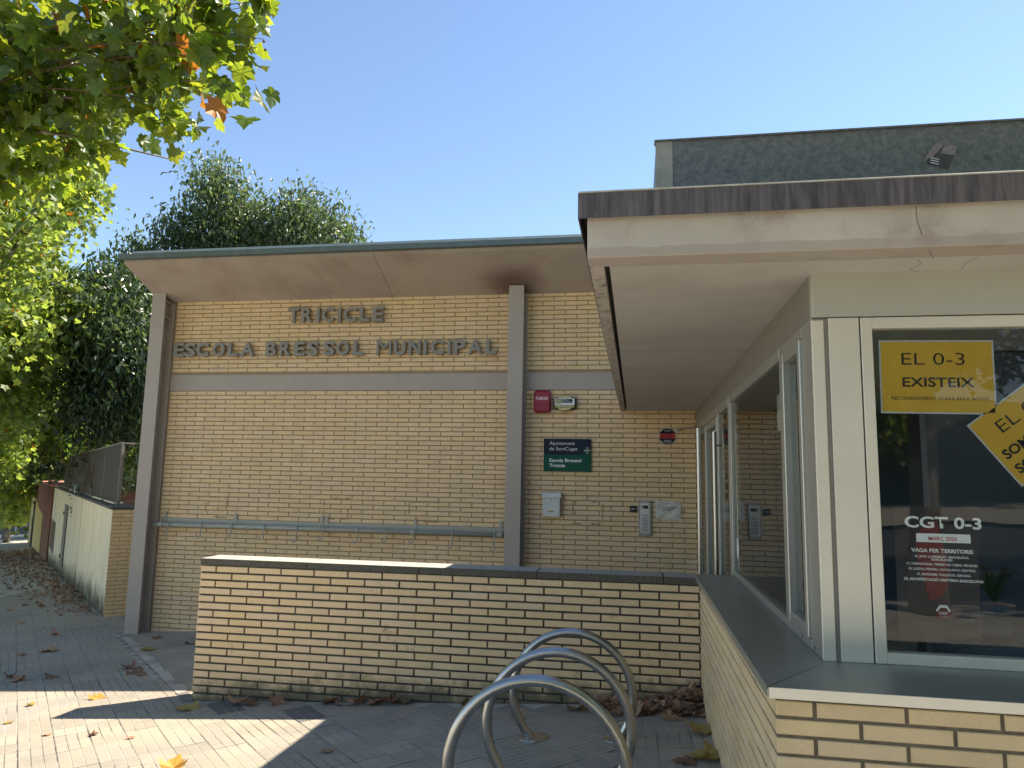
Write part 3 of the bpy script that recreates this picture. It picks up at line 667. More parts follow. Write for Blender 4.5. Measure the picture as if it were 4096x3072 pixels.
letters('Tricicle', 'print_white', sgn, -1.098, 2.102, h=.043, w=.205, y=W0-.0305, bold=.022)
cx, cz, y = -.612, 2.318, W0-.0315; m = MB(); R = .022
for s1, s2 in ((1, 0), (0, 1), (-1, 0), (0, -1)):
    s3, s4 = -s2, s1
    m.tube([(cx+s1*R, y, cz+s2*R), (cx+s3*R, y, cz+s4*R)], .0022, 5); m.tube([(cx+s1*R, y, cz+s2*R), (cx+s1*.034, y, cz+s2*.034)], .0022, 5)
    ring = [(cx+s1*.034+.0075*math.cos(a), y+.001, cz+s2*.034+.0075*math.sin(a)) for a in np.linspace(0, 2*math.pi, 9)[:-1]]; m.add(ring, [tuple(range(8))])
m.box(cx-.009, cx-.006, y, y+.001, cz-.007, cz+.003); m.box(cx-.002, cx+.002, y, y+.001, cz-.007, cz+.009); m.box(cx+.005, cx+.008, y, y+.001, cz-.007, cz+.003)
m.build('emblem', 'print_white', sgn)
mb_ = empty('letter_box', (-1.06, W0, 1.47), 'small white metal letter box with a scalloped lid, below the green sign', 'mailbox')
box('body', 'white_paint', mb_, -1.172, -.950, W0-.075, W0, 1.472, 1.775, .004)
box('door', 'white_paint', mb_, -1.155, -.966, W0-.079, W0-.0755, 1.49, 1.705, .002)
m = MB(); n = 7; xs_ = np.linspace(-1.182, -.940, n*6+1); zl = [1.722-.016*abs(math.sin(math.pi*n*(x+1.182)/.242)) for x in xs_]
vs = [(x, W0-.092, z) for x, z in zip(xs_, zl)]+[(x, W0-.082, 1.768) for x in xs_]+[(x, W0-.002, 1.785) for x in xs_]; k = len(xs_)
m.add(vs, [(i, i+1, k+i+1, k+i) for i in range(k-1)]+[(k+i, k+i+1, 2*k+i+1, 2*k+i) for i in range(k-1)]); m.build('lid', 'white_paint', mb_, fixn=False)
def disc(name, mat, parent, x, y, z, r, d=.004, n=14):
    m = MB(); m.tube([(x, y, z), (x, y-d, z)], r, n); return m.build(name, mat, parent)
disc('lock', 'stainless', mb_, -1.066, W0-.079, 1.685, .012); disc('keyhole', 'black_plastic', mb_, -1.066, W0-.083, 1.685, .004, .001)
box('name_plate', 'brass', mb_, -1.103, -1.030, W0-.081, W0-.0795, 1.532, 1.55)
ic = empty('door_intercom', (.112, W0, 1.27), 'tall silver door intercom panel with a screen and call buttons', 'intercom')
box('frame', 'intercom_metal', ic, .032, .190, W0-.02, W0, 1.268, 1.704, .003)
ip = box('face', 'aluminium', ic, .056, .166, W0-.027, W0-.0205, 1.303, 1.670, .002)
box('screen', 'black_plastic', ip, .072, .150, W0-.0285, W0-.0275, 1.602, 1.640)
box('screen_patch', 'print_grey', ip, .078, .095, W0-.0292, W0-.0287, 1.606, 1.628)  # plain pale grey patch on the intercom screen
box('speaker_plate', 'print_grey', ip, .074, .150, W0-.0285, W0-.0275, 1.500, 1.535)
for k in range(8): box('call_button', 'black_plastic', ip, .074, .150, W0-.0292, W0-.0275, 1.478-k*.0215, 1.486-k*.0215); box('name_strip', 'print_white', ip, .076, .148, W0-.0285, W0-.0275, 1.4865-k*.0215, 1.494-k*.0215)
for x in (.043, .179):
    for z in (1.280, 1.692): disc('screw', 'black_plastic', ic, x, W0-.020, z, .0065, .002, 8)
kc = empty('card_reader', (-.037, W0, 1.56), 'small black card reader left of the intercom panel', 'card reader')
rbox('body', 'black_plastic', kc, -.077, .003, 1.558, 1.634, W0-.035, W0, .012); box('badge', 'print_grey', kc, -.062, -.02, W0-.0362, W0-.0352, 1.588, 1.603)
pn = empty('paper_notice', (.39, W0, 1.48), 'weathered laminated paper notice taped right of the intercom', 'notice')
m = MB(); nx, nz = 8, 5
vs = [(.238+.311*i/nx, W0-.006-.006*math.sin(i*1.3)*math.sin(j*1.7), 1.481+.225*j/nz+(.006*math.sin(i*2.) if j in (0, nz) else 0)-.01*i/nx) for j in range(nz+1) for i in range(nx+1)]
m.add(vs, [(j*(nx+1)+i, j*(nx+1)+i+1, (j+1)*(nx+1)+i+1, (j+1)*(nx+1)+i) for j in range(nz) for i in range(nx)]); m.build('sheet', 'paper', pn, fixn=False)
letters('ATENCIÓ', 'ink', pn, .39, 1.664, h=.010, w=.075, y=W0-.0145, align='C')
for k, wd in enumerate((.24, .235, .16, .12)):
    r_ = random.Random(k); m = MB(); x = .39-wd/2
    while x < .39+wd/2:
        l = r_.uniform(.006, .02); m.box(x, x+l, W0-.0145, W0-.014, 1.628-k*.014, 1.6315-k*.014); x += l+.004
    m.build('text_line', 'ink', pn)
oc = empty('security_plate', (.395, W0, 2.5), 'octagonal blue and red security company plate by the doorway', 'sign')
def octa(cx, cz, w, h, y0, y1, name, mat, parent):
    a = w*.29; b = h*.29; P = [(cx-w/2, cz-h/2+b), (cx-w/2+a, cz-h/2), (cx+w/2-a, cz-h/2), (cx+w/2, cz-h/2+b), (cx+w/2, cz+h/2-b), (cx+w/2-a, cz+h/2), (cx-w/2+a, cz+h/2), (cx-w/2, cz+h/2-b)]
    return MB().prism(P, 'y', y0, y1).build(name, mat, parent)
octa(.395, 2.511, .206, .204, W0-.006, W0, 'rim', 'print_grey', oc); octa(.395, 2.511, .194, .192, W0-.0075, W0-.0062, 'plate', 'print_navy', oc)
box('red_band', 'print_red', oc, .2985, .4915, W0-.0085, W0-.0077, 2.480, 2.545)
letters('CAMAR', 'print_grey', oc, .395, 2.573, h=.018, w=.085, y=W0-.0078, align='C', bold=.02); letters('24 HORAS', 'print_navy', oc, .395, 2.488, h=.022, w=.125, y=W0-.0088, align='C', bold=.02)
for k, (z, wd) in enumerate(((2.530, .1), (2.456, .09), (2.443, .11), (2.43, .07))): box('text_line', 'print_navy' if k == 0 else 'print_grey', oc, .395-wd/2, .395+wd/2, W0-.0091 if k == 0 else W0-.0081, W0-.0086 if k == 0 else W0-.0076, z, z+.006)
# old tape marks on the bricks
def tape_rect(x0, x1, z0, z1, seed):
    r_ = random.Random(seed); m = MB()
    for (a, b, c, d, hor) in ((x0, x1, z1, z1+.03, 1), (x0, x1, z0-.03, z0, 1), (x0, x0+.025, z0, z1, 0), (x1-.025, x1, z0, z1, 0)):
        L = (b-a) if hor else (d-c); s = 0
        while s < L:
            l = r_.uniform(.03, .14)
            if r_.random() < .62:
                e = min(s+l, L); j = r_.uniform(-.002, .002)
                if hor: m.box(a+s, a+e, W0-.0002, W0+.0012, c+r_.uniform(0, .01), d-r_.uniform(0, .012))
                else: m.box(a, b-r_.uniform(0, .012), W0-.0002, W0+.0012, c+s, c+e)
            s += l
    if m.v: m.build('tape_residue', 'tape_residue', bld)
tape_rect(-5.91, -5.57, 1.36, 1.60, 1); tape_rect(-4.17, -3.80, 1.38, 1.62, 2); tape_rect(-2.97, -2.55, 1.38, 1.60, 3); tape_rect(-.80, -.40, 1.41, 1.66, 4)

# ================================================================== LOW WALL
YL = 5.93
lw = empty('low_brick_wall', (-1.6, YL+.14, .1), 'low freestanding brick wall with dark joints and grey stone coping', 'wall')
xL, xR = -3.745, .481
box('mortar_core', 'mortar_dark', lw, xL+.01, xR+.06, YL+.009, YL+.281, -.15, 1.143)
lb_ = brick_layout(xL, xR, -.06, 1.134, .0627, .302, .0155, .0135, lambda k: -3.598+(0 if k % 2 == 0 else .151))
lb_ = [b for b in lb_ if b[3] > ground((b[0]+b[1])/2, YL)-.01]
lay(lb_, lw, (0, YL, 0), 0, .29, 'brick_low', 'brick_low', lambda b: True, jit=.0018)
m = None; xs_ = [xL-.004, -2.76, -1.77, -.79, .21, xR+.0]
for a, b in zip(xs_[:-1], xs_[1:]):
    mm = MB(); mm.cur = 0; mm.box(a+.002, b-.002, YL-.006, YL+.296, 1.1435, 1.198+random.uniform(-.001, .001), .003)
    # top face paler, edges darker
    mm.mi = [1]*len(mm.f); mm.mi[5] = 0
    mm.build('coping_stone', ['coping_stone', 'coping_edge'], lw)

# ================================================================== PORCH (glazed entrance lobby)
XS, YF, XG, YG = .485, 2.812, .768, 3.24
po = empty('entrance_porch', (1.5, 4.5, .3), 'glazed entrance porch with brick base and projecting concrete canopy', 'building')
# brick base
box('base_core', 'mortar_grey', po, XS+.006, 3.6, YF+.008, YG+.1, -.1, 1.18)
box('base_core', 'mortar_tan', po, XS+.0065, XG+.1, YF+.30, 6.0, -.1, 1.18)
fr_b = brick_layout(XS+.001, 3.4, .1, 1.166, .0625, .300, .0118, .0145, lambda k: .6165+(0 if k % 2 == 0 else .151))
lay([b for b in fr_b], po, (0, YF, 0), 0, .07, 'brick_porch', 'brick_porch', lambda b: b[1] < 1.9)
sd = brick_layout(-6.0, -YF-.072, .1, 1.166, .0625, .300, .011, .011, lambda k: -YF-.12+(0 if k % 2 == 0 else .151))
lay(sd, po, (XS, 0, 0), -math.pi/2, .10, 'brick_porch', 'brick_porch', lambda b: (b[0]+b[1])/2 > -5.95 and b[3] > .2)
# folded metal sill, mitred
zs0, zs1 = 1.182, 1.219; xo, yo = .452, YF-.036
m = MB(); m.prism([(xo, yo+.004), (XG-.0, YG-.002), (XG, 5.99), (xo, 5.99)], 'z', zs0+.030, zs1); m.box(xo, xo+.004, yo+.006, 5.99, zs0, zs0+.030); m.build('sill', 'zinc_sill', po)
m = MB(); m.cur = 0; m.prism([(xo+.004, yo), (3.6, yo), (3.6, YG+.02), (XG+.004, YG+.002)], 'z', zs0+.004, zs1); m.build('sill', 'zinc_sill', po)
box('sill_edge', 'sill_front_lit', po, xo+.006, 3.6, yo-.004, yo-.0005, zs0, zs1-.001)
# side glazing, plane x = XG, from the corner back to the school wall
FX0, FX1 = XG-.02, XG+.045
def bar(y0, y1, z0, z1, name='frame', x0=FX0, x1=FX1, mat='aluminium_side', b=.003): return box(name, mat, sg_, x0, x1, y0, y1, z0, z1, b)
sg_ = po
bar(YG+.0, 3.43, 1.2195, 2.64, 'corner_post'); bar(3.43, 3.87, 1.2195, 1.262); bar(3.43, 3.96, 2.59, 2.64); bar(3.87, 3.965, 1.2195, 2.59)
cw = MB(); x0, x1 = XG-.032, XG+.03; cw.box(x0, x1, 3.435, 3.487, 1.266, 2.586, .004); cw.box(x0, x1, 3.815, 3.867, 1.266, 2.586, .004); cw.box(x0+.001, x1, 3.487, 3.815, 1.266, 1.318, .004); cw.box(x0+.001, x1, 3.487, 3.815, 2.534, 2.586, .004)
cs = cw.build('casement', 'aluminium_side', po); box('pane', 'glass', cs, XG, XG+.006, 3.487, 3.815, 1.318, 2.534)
box('slot', 'black_plastic', po, FX0-.001, FX0+.002, 3.60, 3.625, 1.234, 1.243); box('slot', 'black_plastic', po, FX0-.001, FX0+.002, 3.36, 3.385, 1.234, 1.243)
bar(3.965, 5.99, 1.2195, 1.262); bar(3.965, 6.09, 2.575, 2.64); bar(6.0, 6.09, 1.2195, 2.575)
box('pane', 'glass', po, XG, XG+.006, 3.965, 6.0, 1.262, 2.575)
box('paper_sheet', 'print_grey', po, XG+.012, XG+.013, 4.0, 4.22, 2.22, 2.42)
m = MB(); m.add([(XG-.002, 5.86+.055*math.cos(a), 1.44+.085*math.sin(a)) for a in np.linspace(0, 2*math.pi, 21)[:-1]], [tuple(range(20))]); m.build('round_sticker', 'print_white', po)
# header band and doors down to the pavement
box('header_panel', 'header_metal', po, XG-.016, XG+.05, YG+.03, YM, 2.6405, 2.832)
bar(6.095, 6.17, .2, 2.64); bar(6.90, 6.975, .2, 2.64); bar(9.27, YM-.002, .2, 2.64); bar(6.17, 6.90, 2.56, 2.64); bar(6.975, 9.27, 2.56, 2.64); bar(6.17, 6.9, .2, .32)
box('pane', 'glass', po, XG, XG+.006, 6.17, 6.90, .32, 2.56)
for a, b in ((6.985, 8.115), (8.125, 9.26)):
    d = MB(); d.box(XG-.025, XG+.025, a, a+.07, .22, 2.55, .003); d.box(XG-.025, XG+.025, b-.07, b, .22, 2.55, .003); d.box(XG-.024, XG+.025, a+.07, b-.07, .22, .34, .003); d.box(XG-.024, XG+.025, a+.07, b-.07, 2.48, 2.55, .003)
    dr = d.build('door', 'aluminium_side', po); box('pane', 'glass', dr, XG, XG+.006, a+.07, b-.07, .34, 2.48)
    yy = a+.035 if a < 7.5 else a+.04
    yb = 6.60 if a < 7.5 else 8.2
for yb, zt in ((6.60, 2.38), (8.2, 2.53)):
    MB().tube([(XG-.085, yb, .45), (XG-.085, yb, zt)], .030 if yb > 7 else .020, 14).build('pull_handle', 'stainless', po, smooth=2)
    for z in (.8, zt-.12): MB().tube([(XG-.085, yb, z), (XG-.02, yb, z)], .009, 8).build('handle_stay', 'stainless', po, smooth=2)
for z in (2.38, 2.30, 2.02, 1.0): box('hinge', 'aluminium', po, XG-.045, XG-.026, 7.05, 7.085, z-.045, z+.045, .003)
MB().tube([(.51, YM-.01, 2.60), (.70, 8.25, 2.545)], .012, 8).build('door_stay', 'stainless', po, smooth=2)
MB().tube([(.51, YM-.003, 2.60), (.505, YM-.04, 2.60)], .028, 10).build('door_stay_foot', 'stainless', po)
box('weather_strip', 'rubber', po, XG-.02, XG+.03, 8.1155, 8.1245, .22, 2.55)
# front glazing, plane y = YG
box('front_panel', 'panel_metal', po, .753, 3.6, YG-.014, YG+.05, 2.642, 2.838, .003)
box('corner_cover', 'aluminium', po, XG-.0215, .796, YG-.016, YG-.001, 1.2195, 2.628, .002)
box('seal_strip', 'sealant', po, .797, .815, YG-.004, YG+.03, 1.2195, 2.636)
box('cover_plate', 'aluminium', po, .816, .939, YG-.014, YG+.04, 1.2195, 2.637, .002)
box('seal_strip', 'rubber', po, .9395, .945, YG-.006, YG+.03, 1.2195, 2.636)
m = MB(); m.box(.9455, .991, YG-.014, YG+.05, 1.2195, 2.637, .003); m.box(.991, 3.6, YG-.013, YG+.05, 2.589, 2.637, .003); m.box(.991, 3.6, YG-.013, YG+.05, 1.2195, 1.263, .003); m.box(2.35, 2.42, YG-.014, YG+.05, 1.263, 2.589, .003)
wf = m.build('window_frame', 'aluminium', po)
box('pane', 'glass_dark', po, .991, 2.35, YG+.012, YG+.018, 1.263, 2.589); box('pane', 'glass_dark', po, 2.42, 3.6, YG+.012, YG+.018, 1.263, 2.589)
# room behind the glass
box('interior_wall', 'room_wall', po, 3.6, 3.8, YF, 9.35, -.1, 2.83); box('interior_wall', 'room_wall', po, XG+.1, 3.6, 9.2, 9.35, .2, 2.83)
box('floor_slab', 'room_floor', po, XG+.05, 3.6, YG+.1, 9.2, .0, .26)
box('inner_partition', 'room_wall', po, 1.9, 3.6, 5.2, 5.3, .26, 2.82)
# canopy
CX0 = -.192; CY0 = 2.87; ZC = 2.833
m = MB(); m.box(CX0+.085, 5.6, CY0+.16, YM+.1, ZC, 3.0); m.build('canopy_slab', 'canopy_soffit', po)
m = MB(); m.box(CX0, 5.6, CY0, CY0+.001+.13, ZC-.007, 3.0, .004); m.build('canopy_beam', 'canopy_concrete', po)
m = MB(); m.box(CX0+.001, CX0+.062, CY0+.1315, YM-.005, ZC-.007, 3.0, .003); m.build('canopy_lip', 'lip_stained', po)
box('drip_groove', 'groove', po, CX0+.0625, CX0+.0845, CY0+.132, YM-.005, ZC+.03, 3.0); box('drip_groove', 'groove', po, CX0+.09, 5.6, CY0+.1315, CY0+.1595, ZC+.03, 3.0)
MB().tube([(-.225, 2.838, 3.094), (5.6, 2.838, 3.094)], .004, 6).build('cap_edge_glint', 'flashing_pale', po)  # bright tube stands in for the sunlit glint along the cap rim
for P_ in ([(1.10, 2.871, 2.83), (1.13, 2.95, 2.824), (1.17, 3.02, 2.824)], [(1.12, 3.05, 2.833), (1.16, 3.12, 2.833), (1.14, 3.2, 2.833), (1.19, 3.23, 2.833)], [(1.34, 3.04, 2.833), (1.33, 3.12, 2.833), (1.35, 3.23, 2.833)], [(1.058, 2.869, 2.99), (1.06, 2.869, 2.93), (1.075, 2.869, 2.87)]):
    MB().tube(P_, .0009, 4).build('crack', 'groove', po)
for y in (5.05, 7.0): box('soffit_joint', 'sealant', po, CX0+.09, XG-.02, y, y+.006, ZC-.0012, ZC+.01)
m = MB(); m.box(-.229, 5.6, 2.838, 2.842, 2.984, 3.092); m.box(-.229, -.225, 2.842, YM-.1, 2.984, 3.092); m.box(-.225, 5.6, 2.842, YM-.1, 3.084, 3.0915); m.build('canopy_cap', 'cap_metal', po, fixn=False)
m = MB(); m.box(.10, 5.6, 3.30, 8.3, 3.10, 3.514); m.build('roof_parapet', 'galvanised', po, fixn=False)
box('corner_flashing', 'flashing_pale', po, .097, .175, 3.296, 3.2995, 3.10, 3.513); box('parapet_cap', 'galvanised', po, .092, 5.6, 3.288, 3.34, 3.5145, 3.522)
for x in (.42, 1.52): disc('parapet_screw', 'gutter_metal', po, x, 3.2995, 3.36, .011, .004, 10)
st = empty('torn_sticker', (1.33, 3.297, 3.37), 'torn black and white sticker on the galvanised roof edge', 'sticker')
m = MB(); c_, s_ = math.cos(-.15), math.sin(-.15)
def q2(x, z, d=.003): return (1.33+x*c_-z*s_, 3.2995-d, 3.378+x*s_+z*c_)
m.add([q2(-.055, -.045), (q2(.035, -.065)), q2(.05, .0), q2(-.03, .01)], [(0, 1, 2, 3)]); m.build('printed_part', 'sticker_print', st, fixn=False)
m = MB(); m.add([q2(-.07, -.04, .004), q2(-.045, .02, .006), q2(-.02, .055, .005), q2(.005, .04, .004), q2(-.03, -.01, .004)], [(0, 1, 2, 3, 4)]); m.add([q2(.0, .005, .004), q2(.055, .0, .005), q2(.062, .045, .004), q2(.01, .05, .005)], [(0, 1, 2, 3)]); m.build('torn_paper', 'sticker_paper', st, fixn=False)
for k in range(3): m = MB(); m.add([q2(-.04, -.02-k*.011, .0045), q2(-.005, -.026-k*.011, .0045), q2(-.005, -.022-k*.011, .0045), q2(-.04, -.016-k*.011, .0045)], [(0, 1, 2, 3)]); m.build('print_line', 'print_white', st, fixn=False)

# posters behind the front pane
YP = YG+.022
def poster_yellow(name, label, x, z, rot, lines):
    t = empty(name, (x, YP, z), label, 'poster'); c, s = math.cos(rot), math.sin(rot)
    def rect(nm, mt, a, b, c0, d, yy):
        P = [(a, c0), (b, c0), (b, d), (a, d)]; m = MB(); vs = [(x+p[0]*c-p[1]*s, yy, z+p[0]*s+p[1]*c) for p in P]
        m.add(vs+[(v[0], v[1]+.0008, v[2]) for v in vs], [(0, 1, 2, 3), (7, 6, 5, 4), (0, 4, 5, 1), (1, 5, 6, 2), (2, 6, 7, 3), (3, 7, 4, 0)]); return m.build(nm, mt, t)
    rect('border', 'print_grey', 0, .446, -.312, 0, YP); rect('sheet', 'poster_yellow', .007, .439, -.305, -.007, YP-.0012)
    for (s_t, px, pz, h, w, b) in lines:
        letters(s_t, 'print_black', t, x+px*c-pz*s, z+px*s+pz*c, h=h, w=w, y=YP-.0022, rot=rot, bold=b)
    return t
poster_yellow('yellow_poster', 'yellow poster reading EL 0-3 EXISTEIX, upright in the front window', 1.025, 2.543, -.012,
              [('EL 0-3', .088, -.105, .050, .245, -.006), ('EXISTEIX', .088, -.199, .040, .278, .018), ('RECONEIXEMENT ETAPA EDUCATIVA!', .044, -.255, .0145, .375, -.006)])
poster_yellow('yellow_poster', 'tilted yellow poster reading EL SOM SO, cut by the right edge', 1.349, 2.180, math.radians(37.5),
              [('EL 0-3', .088, -.105, .050, .245, -.006), ('SOM', .030, -.199, .040, .118, .03), ('SO', .030, -.270, .040, .078, .03)])
bp_ = empty('black_poster', (1.2, YP, 1.4), 'black strike poster reading CGT 0-3 with white lettering', 'poster')
m = MB(); m.prism([(1.047, 1.318), (1.352, 1.312), (1.372, 1.842), (1.050, 1.842)], 'y', YP, YP+.001); m.build('sheet', 'poster_black', bp_)
m = MB(); ar = [(1.19+.055*math.cos(a)-.012*math.sin(a*3), 1.63+.16*math.sin(a)) for a in np.linspace(0, 2*math.pi, 19)[:-1]]; m.prism(ar, 'y', YP-.0008, YP-.0002); m.build('red_shape', 'print_darkred', bp_)
pl = [('CGT 0-3', 1.090, 1.760, .046, .290, .026, 'print_white'),
      ('VAGA PER TERRITORIS', 1.110, 1.662, .0155, .232, .03, 'print_white'), ('16_BAIX LLOBREGAT, BARCELONA,', 1.124, 1.641, .0088, .202, .02, 'print_white'),
      ('BARCELONÈS', 1.186, 1.629, .0088, .078, .02, 'print_white'), ('17_TARRAGONA, TERRES DE L’EBRE, PENEDÈS', 1.090, 1.611, .0088, .265, .02, 'print_white'),
      ('18_LLEIDA, PIRINEU, CATALUNYA CENTRAL', 1.097, 1.591, .0088, .252, .02, 'print_white'), ('19_MARESME, VALLESOS, GIRONA', 1.128, 1.570, .0088, .200, .02, 'print_white'),
      ('20_MANIFESTACIÓ UNITÀRIA BARCELONA', 1.077, 1.549, .0105, .298, .03, 'print_white'),
      ('cgt03catalunya@gmail.com', 1.272, 1.424, .005, .10, .0, 'print_grey'), ('cgt_03_catalunya', 1.272, 1.402, .005, .06, .0, 'print_grey')]
for (t_, x, z, h, w, b, mt) in pl: letters(t_, mt, bp_, x, z, h=h, w=w, y=YP-.0015, bold=b, rot=-.008)
box('date_band', 'print_white', bp_, 1.132, 1.336, YP-.0018, YP-.001, 1.702, 1.737); letters('MARÇ 2026', 'print_red', bp_, 1.178, 1.710, h=.0155, w=.107, y=YP-.0024, bold=.02)
m = MB(); m.tube([(1.218, YP, 1.428), (1.218, YP-.002, 1.428)], .030, 20); m.build('logo_disc', 'print_darkred', bp_)
m = MB(); m.prism([(1.190, 1.432), (1.205, 1.455), (1.232, 1.455), (1.247, 1.432), (1.240, 1.428), (1.230, 1.444), (1.207, 1.444), (1.197, 1.428)], 'y', YP-.003, YP-.0022); m.build('logo_arch', 'print_white', bp_)
letters('CGT', 'print_white', bp_, 1.202, 1.417, h=.011, w=.033, y=YP-.003, bold=.03); letters('0-3 CATALUNYA', 'print_grey', bp_, 1.200, 1.406, h=.004, w=.036, y=YP-.003)
# potted plant and shelf seen dimly through the front window
pp = empty('potted_plant', (1.62, 3.75, 1.25), 'dark potted plant standing indoors behind the front window', 'plant')
m = MB(); m.tube([(1.62, 3.75, 1.26), (1.62, 3.75, 1.40)], [.06, .08], 12); m.build('pot', 'room_wall', pp)
for k in range(9):
    a = k*.7; L_ = .16+.03*(k % 3); m = MB(); P = []
    for i in range(6):
        f = i/5; r_ = L_*f; z = 1.40+.16*math.sin(f*2.2); w_ = .016*math.sin(math.pi*min(f+.08, 1)); P += [(1.62+r_*math.cos(a)-w_*math.sin(a), 3.75+r_*math.sin(a)+w_*math.cos(a), z), (1.62+r_*math.cos(a)+w_*math.sin(a), 3.75+r_*math.sin(a)-w_*math.cos(a), z)]
    m.add(P, [(2*i, 2*i+1, 2*i+3, 2*i+2) for i in range(5)]); m.build('leaf', 'leaf_dark', pp, fixn=False)
tb = empty('indoor_table', (1.9, 3.8, .3), 'dark table indoors behind the front window', 'table')
box('top', 'room_wall', tb, 1.35, 2.9, 3.5, 4.1, 1.22, 1.25); 
for x in (1.4, 2.85):
    for y in (3.55, 4.05): box('leg', 'room_wall', tb, x-.02, x+.02, y-.02, y+.02, .26, 1.22)

# ================================================================== BICYCLE HOOPS
def hoop(cx, cy, R, zc, label, rot=0.):
    g0 = ground(cx, cy); t = empty('bicycle_hoop', (cx, cy, g0), label, 'bike rack', 'round steel bicycle hoops in front of the low wall')
    r = .0285; Rc = R-r; pts = []
    for i in range(73):
        a = math.radians(-90+1e-3+360*i/72); x, z = Rc*math.cos(a), zc+Rc*math.sin(a)
        pts.append((x, z))
    low_ = [p for p in pts if p[1] > ground(cx+p[0], cy)+.001]
    i0 = next(i for i in range(len(pts)) if pts[i][1] > ground(cx+pts[i][0], cy))
    seq = [p for p in pts[i0:] if p[1] > ground(cx+p[0], cy)-.03]
    MB().tube([(cx+p[0]*math.cos(rot), cy+p[0]*math.sin(rot), p[1]) for p in seq], r, 20).build('tube', 'stainless', t, smooth=2)
    for p in (seq[0], seq[-1]):
        px, py = cx+p[0]*math.cos(rot)*1.0, cy+p[0]*math.sin(rot); gz = ground(px, py)+.004
        m = MB(); n = 28
        vs = [(px+.105*math.cos(2*math.pi*k/n), py+.105*math.sin(2*math.pi*k/n), 0) for k in range(n)]
        vs = [(v[0], v[1], ground(v[0], v[1])+.004) for v in vs]+[(px+(v[0]-px)*.96, py+(v[1]-py)*.96, ground(v[0], v[1])+.010) for v in vs]
        m.add(vs, [tuple(range(n, 2*n))]+[(k, (k+1) % n, n+(k+1) % n, n+k) for k in range(n)]); bpz = m.build('base_plate', 'stainless', t)
        for k in range(3):
            a = k*2.094+.5; bx, by = px+.078*math.cos(a), py+.078*math.sin(a)
            MB().tube([(bx, by, ground(bx, by)+.008), (bx, by, ground(bx, by)+.018)], .007, 6).build('bolt', 'stainless', bpz)
hoop(-.428, 5.10, .431, .503, 'rearmost round steel bicycle hoop, nearest the low brick wall')
hoop(-.4385, 4.28, .4365, .548, 'middle of the three round steel bicycle hoops')
hoop(-.465, 3.56, .452, .560, 'front round steel bicycle hoop, nearest the viewer')
# ================================================================== STREET WALL
def sbox(name, mat, parent, t0, t1, n0, n1, z0, z1, kind=None):
    m = MB(); P = [sp(t0, n0), sp(t1, n0), sp(t1, n1), sp(t0, n1)]
    m.add([(p[0], p[1], z0) for p in P]+[(p[0], p[1], z1) for p in P], [(3, 2, 1, 0), (4, 5, 6, 7), (0, 1, 5, 4), (1, 2, 6, 5), (2, 3, 7, 6), (3, 0, 4, 7)])
    return m.build(name, mat, parent, kind)
gw = empty('garden_wall', sp(10, 0, -.9), 'stained pale green garden wall with a yellow brick end along the pavement', 'wall')
def slab(name, mat, parent, t0, t1, n0, n1, ztop, zb=-3.2, nseg=1):
    return sbox(name, mat, parent, t0, t1, n0, n1, zb, ztop)
slab('wall', 'wall_greenwhite', gw, .022, 19.7, .0, .24, 1.33)
# brick end face, looking back along the pavement
sang = math.atan2(SN.y, SN.x)
eb = brick_layout(.0, 1.7, -.45, 1.325, .0632, .27, .009, .009, lambda k: (.27 if k % 2 == 0 else .135))
lay(eb, gw, (SA.x, SA.y, 0), sang, .02, 'brick_main', 'brick_main', lambda b: True)
sbox('mortar_core', 'mortar_tan', gw, .006, .5, .002, 1.7, -.5, 1.326)
m = MB()
for k in range(14):
    t0 = -.01+k*1.41; m2 = MB(); sbox('coping_slab', 'wall_coping', gw, t0, t0+1.395, -.03, .34, 1.332, 1.375+random.uniform(-.004, .004))
sbox('metal_door', 'door_dark', gw, 10.7, 11.9, -.03, .0, -.72, .98); 
for z in (.72, -.52): sbox('door_hinge', 'rust', gw, 11.88, 11.97, -.05, -.03, z-.05, z+.05)
for t in (6.1, 17.9): sbox('crack_strip', 'wall_coping', gw, t, t+.02, -.003, .0, -1.2, 1.3)
sbox('service_hatch', 'door_dark', gw, 16.4, 19.0, -.025, .0, -.85, .17)
sbox('hatch_door', 'rust', gw, 17.0, 18.4, -.035, -.025, -.75, .08)
bw = empty('brown_wall', sp(30, 0, -1), 'dark brown rendered wall with a yellow painted lower panel, beyond the pale wall', 'wall')
slab('wall', 'wall_brown', bw, 19.72, 50, -.06, .3, 1.36, -5.5)
m = MB(); P = [(26.3, -4.6), (26.3, -.02), (33, .02), (48.5, .9), (48.5, -6)]
m.add([sp(p[0], -.085, p[1]) for p in P]+[sp(p[0], -.06, p[1]) for p in P], [(0, 1, 2, 3, 4), (9, 8, 7, 6, 5)]+[(i, (i+1) % 5, 5+(i+1) % 5, 5+i) for i in range(5)]); m.build('painted_panel', 'wall_yellow', bw)
for k in range(8): sbox('coping_slab', 'coping_red', bw, 19.7+k*3.8, 19.7+k*3.8+3.77, -.12, 1.5, 1.362, 1.42)
sbox('drain_pipe', 'door_dark', bw, 38.5, 38.65, -.17, -.09, -5, .2); sbox('window_opening', 'print_black', bw, 42, 44, -.10, -.086, -2.6, -1.0)
